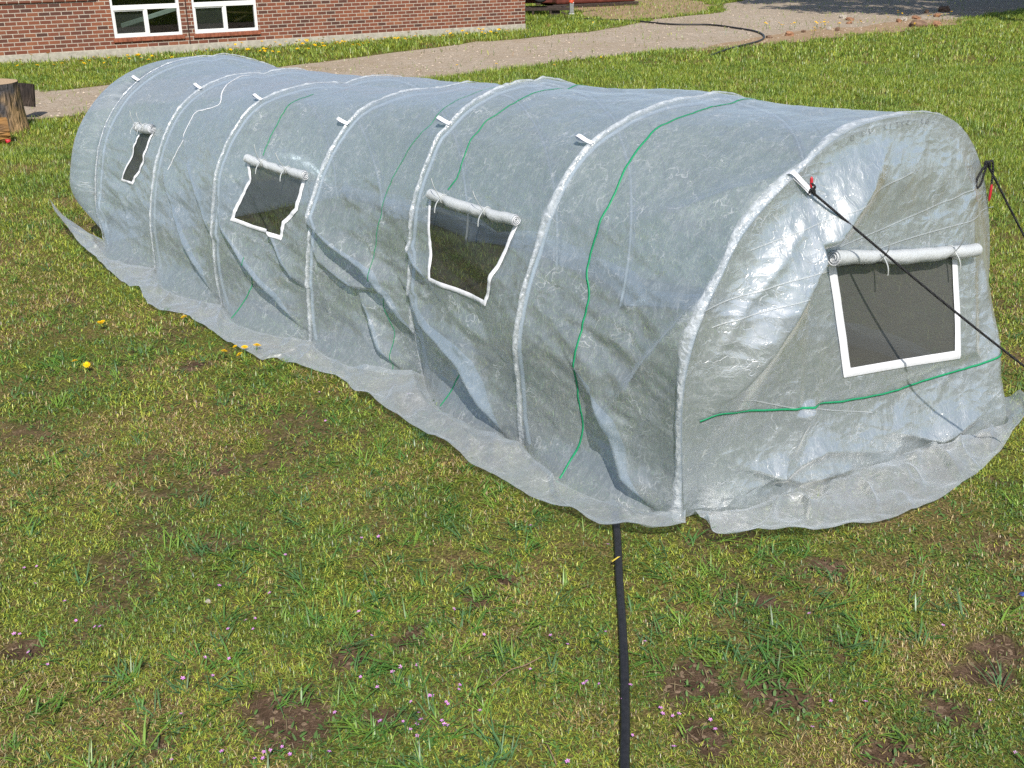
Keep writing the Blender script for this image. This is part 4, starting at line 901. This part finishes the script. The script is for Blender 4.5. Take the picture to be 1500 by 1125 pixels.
# loose stones on the driveway: nobody could count them
n=9000;y=RNG.uniform(13.5,34,n);x=RNG.uniform(-11,15,n);m=inpoly(x,y,DRIVE2);x,y=x[m],y[m];n=len(x)
r=RNG.uniform(.008,.026,n);base=np.array([(1,0,0),(0,1,0),(-1,0,0),(0,-1,0),(0,0,.8),(0,0,-.4)],float)
V=base[None]*r[:,None,None]*RNG.uniform(.7,1.3,(n,6,1));V[...,0]+=x[:,None];V[...,1]+=y[:,None];V[...,2]+=.008
f=np.array([(0,1,4),(1,2,4),(2,3,4),(3,0,4),(1,0,5),(2,1,5),(3,2,5),(0,3,5)]);F=(np.arange(n)[:,None,None]*6+f).reshape(-1,3)
o=npmesh('loose_gravel',V.reshape(-1,3),F,simple('pebble',(.40,.33,.26),.9,.15,.45,3,.2),smooth=False);tag(o,'loose pebbles over the gravel driveway','gravel',kind='stuff')
# ---------------------------------------------------------------- dandelions
YEL=simple('dandelion_yellow',(.80,.50,.008),.7,.1,.15,90,.2);STEM=simple('flower_stem',(.09,.17,.04),.7,.2)
def flower_mesh(name,petals,rad,h,mat,rings,cup,double):
    bm=bmesh.new()
    for i in range(8):
        pass
    ang=[2*math.pi*k/6 for k in range(6)]
    a=[bm.verts.new((.0022*math.cos(t),.0022*math.sin(t),0)) for t in ang];b=[bm.verts.new((.004+.0018*math.cos(t),.0018*math.sin(t),h)) for t in ang]
    for k in range(6): f=bm.faces.new((a[k],a[(k+1)%6],b[(k+1)%6],b[k]));f.material_index=1
    for q in range(rings):
        rr=rad*(1-q*.28);zz=h+.002+q*.0035
        for k in range(petals):
            t=2*math.pi*(k+.37*q)/petals+random.uniform(-.1,.1);wv=rr*2.6/petals*(1.0 if double else .9);r1=rr*random.uniform(.88,1.06)
            p=lambda r,o,z:(.004+r*math.cos(t)-o*math.sin(t),r*math.sin(t)+o*math.cos(t),z)
            vs=[bm.verts.new(p(.001,-wv*.2,zz)),bm.verts.new(p(r1*.75,-wv*.6,zz+cup*rr)),bm.verts.new(p(r1,0,zz+cup*rr*.8)),bm.verts.new(p(r1*.75,wv*.6,zz+cup*rr)),bm.verts.new(p(.001,wv*.2,zz))]
            bm.faces.new(vs)
    me=bpy.data.meshes.new(name);bm.to_mesh(me);bm.free();me.materials.append(mat);me.materials.append(STEM);return me
DM=flower_mesh('dandelion',14,.019,.035,YEL,3,.18,True);DMT=flower_mesh('dandelion',14,.024,.10,YEL,3,.18,True)
def flower(me,name,loc,label,cat,group,sc=1.0):
    o=bpy.data.objects.new(name,me);COL.objects.link(o);o.location=loc;o.rotation_euler=(random.uniform(-.35,.35)-.15,random.uniform(-.35,.35),random.uniform(0,6.28));o.scale=(sc,)*3
    return tag(o,label,cat,group)
near=[(145,481,'left bloom of the two dandelions on the lawn left of the greenhouse flap, farther pair'),(156,478,'right bloom of the farther dandelion pair on the lawn left of the greenhouse'),(112,539,'left bloom of the nearer dandelion pair on the lawn at the left'),(130,539,'right bloom of the nearer dandelion pair on the lawn at the left'),(275,472,'single dandelion bloom touching the edge of the greenhouse ground flap'),(327,524,'leftmost dandelion of the small cluster below the ground flap'),(348,513,'topmost small dandelion of the cluster below the ground flap'),(360,517,'middle dandelion of the cluster below the ground flap'),(358,527,'lowest dandelion of the cluster below the ground flap'),(375,517,'largest rightmost dandelion of the cluster below the ground flap')]
for x,y,l in near:
    p=pix(x,y+4);flower(DM,'dandelion',(p[0],p[1],.012),l,'dandelion','dandelions on the near lawn',1.5 if 'largest' in l else (.9 if 'small ' in l and 'topmost' in l else 1.25))
def strip(n,fn,group,label,sc):
    k=0
    while k<n:
        p=fn()
        if p is None: continue
        flower(DMT if sc>1.2 else DM,'dandelion',(p[0],p[1],.01),label,'dandelion',group,sc*random.uniform(.75,1.25));k+=1
cl=[(random.uniform(.5,13),random.uniform(.35,2.3)) for _ in range(22)]+[(5.3,1.6),(5.9,1.5),(4.9,1.3),(4.2,1.4),(3.4,1.0),(2.2,1.1),(1.9,1.0),(1.6,1.2),(9.8,1.7),(10.2,1.5),(11.0,2.0)]
def s1_():
    c=random.choice(cl);u=c[0]+random.gauss(0,.45);v=c[1]+random.gauss(0,.25)
    if v<.15 or v>2.9 or u<.1: return None
    p=np.array(B0[:2])+bd*u+np.array([.5498763,-.8352461])*v
    if inpoly(np.array(p[0]),np.array(p[1]),DRIVE2): return None
    return p
strip(150,s1_,'dandelions along the brick wall','yellow dandelion in the grass strip along the foot of the brick wall',1.6)
vl=[(1130,42),(1150,41),(1175,43),(1190,41),(1205,40),(1220,37),(1235,39),(1240,42),(1258,38),(1305,27),(1308,22),(1320,30),(1322,36),(1340,41),(1352,28),(1365,27),(1378,28),(1185,51),(1192,50),(1160,43),(1145,44),(1200,42),(1230,42),(1265,40),(1312,25),(1375,30),(1390,26)]
def s2_():
    x,y=random.choice(vl);p=pix(x+random.gauss(0,6),y+1.5+random.gauss(0,.9));return p
strip(46,s2_,'dandelions among the rubble','yellow dandelion among the rubble on the dirt verge beside the driveway',1.3)
for x,y in ((672,106),(812,106),(836,86),(917,88),(983,80),(1028,72),(726,104),(880,94),(868,40),(850,42),(1380,45)):
    p=pix(x,y);flower(DMT,'dandelion',(p[0],p[1],.01),'yellow dandelion standing alone along the grassy driveway edge','dandelion','dandelions along the driveway edge',1.2)
# pink storksbill flowers in the near lawn
PINK=simple('pink_petal',(.62,.26,.60),.6,.2,.1,90,.1);PK=flower_mesh('pink_flower',5,.0095,.016,PINK,1,.2,False)
pk=[(x/3,750+y/3) for x,y in ((110,262),(168,250),(152,332),(287,408),(338,487),(428,521),(445,524),(90,550),(64,550),(135,635),(208,685),(963,340),(1115,480),(1088,493),(1010,530),(1118,527),(907,655),(1013,660),(930,733),(803,742),(797,904),(1250,200),(1190,375),(980,1076),(1120,1105),(1157,1073),(1187,1062),(1240,1048),(1275,1080),(1168,1098),(1437,1076),(1478,898),(753,1108))]
pk+=[(500+x/3,750+y/3) for x,y in ((172,122),(88,127),(830,78),(1168,157),(493,440),(82,450),(627,547),(130,557),(928,557),(988,597),(1160,542),(1330,588),(828,702),(512,775),(508,795),(385,822),(410,818),(460,848),(470,858),(310,850),(262,690),(340,687),(88,735),(160,787),(228,722),(605,892),(277,932),(333,905),(333,940),(357,936),(443,935),(455,942),(475,950),(305,970),(330,998),(177,938),(1070,770),(1085,766),(1136,770),(1243,735),(1270,782),(1232,842),(1400,880),(1406,900),(1460,912),(1475,905),(1277,993),(1460,1058),(1000,1117))]
pk+=[(1000+x/3,750+y/3) for x,y in ((557,467),(1140,513),(143,970),(115,925),(1458,1074),(567,968),(803,858),(655,850),(1348,845))]+[(x/3,280+y/3) for x,y in ((224,441),(590,890),(1435,1022),(1400,895))]+[(597,582),(1465,505)]
for x,y in pk:
    p=pix(x,y);lb='small pink flower in the lawn left of the black pipe' if x<900 else 'small pink flower in the lawn right of the black pipe'
    flower(PK,'pink_flower',(p[0],p[1],.003),lb,'flower','pink flowers left of the pipe' if x<900 else 'pink flowers right of the pipe',random.uniform(.65,1.0))
# ---------------------------------------------------------------- stones, bricks, scraps
STONE=[simple('rubble_brown',(.17,.11,.075),.9,.15,.4,9,.5),simple('rubble_orange',(.27,.145,.085),.9,.15,.4,9,.4),simple('rubble_pale',(.36,.32,.27),.9,.15,.3,9,.4)]
def rock(x,y,sx,sy,sz,m,label,name='stone',cat='stone'):
    p=pix(x,y);bm=bmesh.new();bmesh.ops.create_icosphere(bm,subdivisions=3,radius=1);sd=random.uniform(0,50)
    for v in bm.verts:
        c=v.co;q=1+.5*(vn2(c.x*1.7+sd,c.y*1.7+c.z*2)-.5)+.2*(vn2(c.x*5+sd,c.z*5+c.y*3)-.5);q*=1/max(abs(c.x),abs(c.y),abs(c.z))**.45
        v.co=Vector((c.x*sx*q,c.y*sy*q,c.z*sz*q))
    o=bobj(name,bm,STONE[m],None,False);o.location=(p[0],p[1],sz*.6);o.rotation_euler=(random.uniform(-.2,.2),random.uniform(-.2,.2),random.uniform(0,3));tag(o,label,cat);return o
rock(1156,53,.09,.08,.07,1,'orange brown brick lump alone on the dirt near the hose bend','brick_lump','brick lump')
rock(1345,40,.22,.15,.10,0,'largest brown rock of the rubble row beside the green lawn')
rock(1371,39,.14,.1,.08,1,'orange rock right of the largest brown rock')
rock(1382,17,.26,.15,.10,0,'reddish brown rock lying in the tree shadow')
rock(1234,27,.09,.07,.06,2,'white stone left of the orange slab at the shadow edge')
rock(1245,30,.12,.09,.05,1,'flat orange slab right of the white stone at the shadow edge')
rock(1243,35,.09,.06,.04,1,'small orange stone between two dandelion clumps in the rubble')
rock(1214,44,.06,.05,.05,2,'small pale round stone at the foot of the dandelions')
rock(1227,46,.05,.05,.06,0,'small dark stone right of the pale round stone')
rock(1177,48,.05,.05,.04,0,'small dark stone left of the dandelion clump on bare dirt')
rock(1323,31,.13,.09,.06,2,'pale grey block left of the rust red slab in the rubble')
rock(1342,28,.13,.08,.05,1,'rust red slab right of the pale grey block in the rubble')
rock(1372,25,.12,.08,.06,1,'pinkish stone just below the shadowed rock')
rock(1357,20,.06,.05,.07,0,'small dark stone left of the rock in the tree shadow')
rock(1126,56,.07,.05,.04,0,'dark dirt clod beside the hose bend')
rock(1316,33,.06,.05,.06,1,'small brown stone touching the left of the pale grey block')
rock(800,39,.13,.08,.02,1,'flat orange tile piece in the grass right of the building corner','tile_piece','tile')
o=rock(305,882,.011,.009,.006,2,'small crumpled white scrap lying in the near lawn','white_scrap','scrap')
BLU=simple('blue_plastic',(.03,.06,.25),.5,.4);o=rock(1497,871,.012,.01,.006,2,'small blue scrap at the right edge of the near lawn','blue_scrap','scrap');o.data.materials[0]=BLU
TW=simple('dry_twig',(.20,.14,.09),.85,.15)
def twig(pts,label):
    P=[tuple(pix(*q)[:2])+(.012+.004*(i%2),) for i,q in enumerate(pts)];tag(tube('twig',catmull(P,6),.0022,TW,seg=6),label,'twig')
twig([(720,1008),(745,988),(770,978),(795,966)],'thin brown twig lying in the near lawn left of the pipe')
twig([(799,1090),(806,1105),(815,1124)],'short grey twig at the bottom edge left of the pipe')
twig([(1455,376),(1475,373),(1500,371)],'thin dry stalk in the grass right of the front panel')
YB=simple('yellow_blade',(.55,.42,.06),.6,.2)
p=pix(903,828);bm=bmesh.new();quad(bm,(p[0]-.022,p[1]-.012,.03),(p[0]-.02,p[1]-.02,.03),(p[0]+.016,p[1]+.01,.038),(p[0]+.004,p[1]+.008,.037));tag(bobj('yellow_leaf',bm,YB),'yellow dry grass leaf lying across the black pipe','leaf')
# ---------------------------------------------------------------- shade tree right of the view, its shadow falls on the driveway
LEAF=simple('tree_leaf',(.055,.10,.03),.6,.3,.3,2,.0);TRUNK=m_bark('tree_bark',(.10,.08,.06),(.17,.13,.10))
def tree(loc,h,cr,label,seed):
    root=empty('shade_tree',loc);tag(root,label,'tree');rg=np.random.default_rng(seed)
    tube('trunk',[(0,0,-.1),(.05,.0,h*.2),(-.05,.08,h*.45),(.05,0,h*.7),(0,0,h*.92)],[.24,.19,.15,.10,.03],TRUNK,root,12)
    n=30000;cs=[]
    for k in range(110):
        a=rg.uniform(0,6.283);zz=rg.uniform(.45,1.0);rr=cr*math.sqrt(rg.uniform(.05,1))*(1-.5*abs(zz-.68)/.32);cs.append((rr*math.cos(a),rr*math.sin(a),zz*h))
    cs=np.array(cs);k=rg.integers(0,len(cs),n);c=cs[k]+rg.normal(0,.42,(n,3))*[1,1,.6]
    u=rg.normal(0,1,(n,3));u/=np.linalg.norm(u,axis=1)[:,None];v=np.cross(u,rg.normal(0,1,(n,3)));v/=np.linalg.norm(v,axis=1)[:,None];sz=rg.uniform(.10,.24,(n,1))
    V=np.stack([c-u*sz,c+v*sz*.5,c+u*sz,c-v*sz*.5],1).reshape(-1,3);npmesh('crown',V,np.arange(n*4).reshape(-1,4),LEAF,root,smooth=False)
    for c in cs[::4]: tube('limb',[(0,0,c[2]*.55),tuple(c*np.array([.5,.5,.85])),tuple(c)],[.06,.04,.012],TRUNK,root,6)
tree((13.7,27.8,0),16,5.2,'tall leafy tree just right of the view, shading the far driveway',4)
tree((20.0,29.0,0),14,5.0,'leafy tree farther right beside the tall shade tree',9)
tree((18.5,35.0,0),12,4.6,'leafy tree standing behind the two shade trees',12)
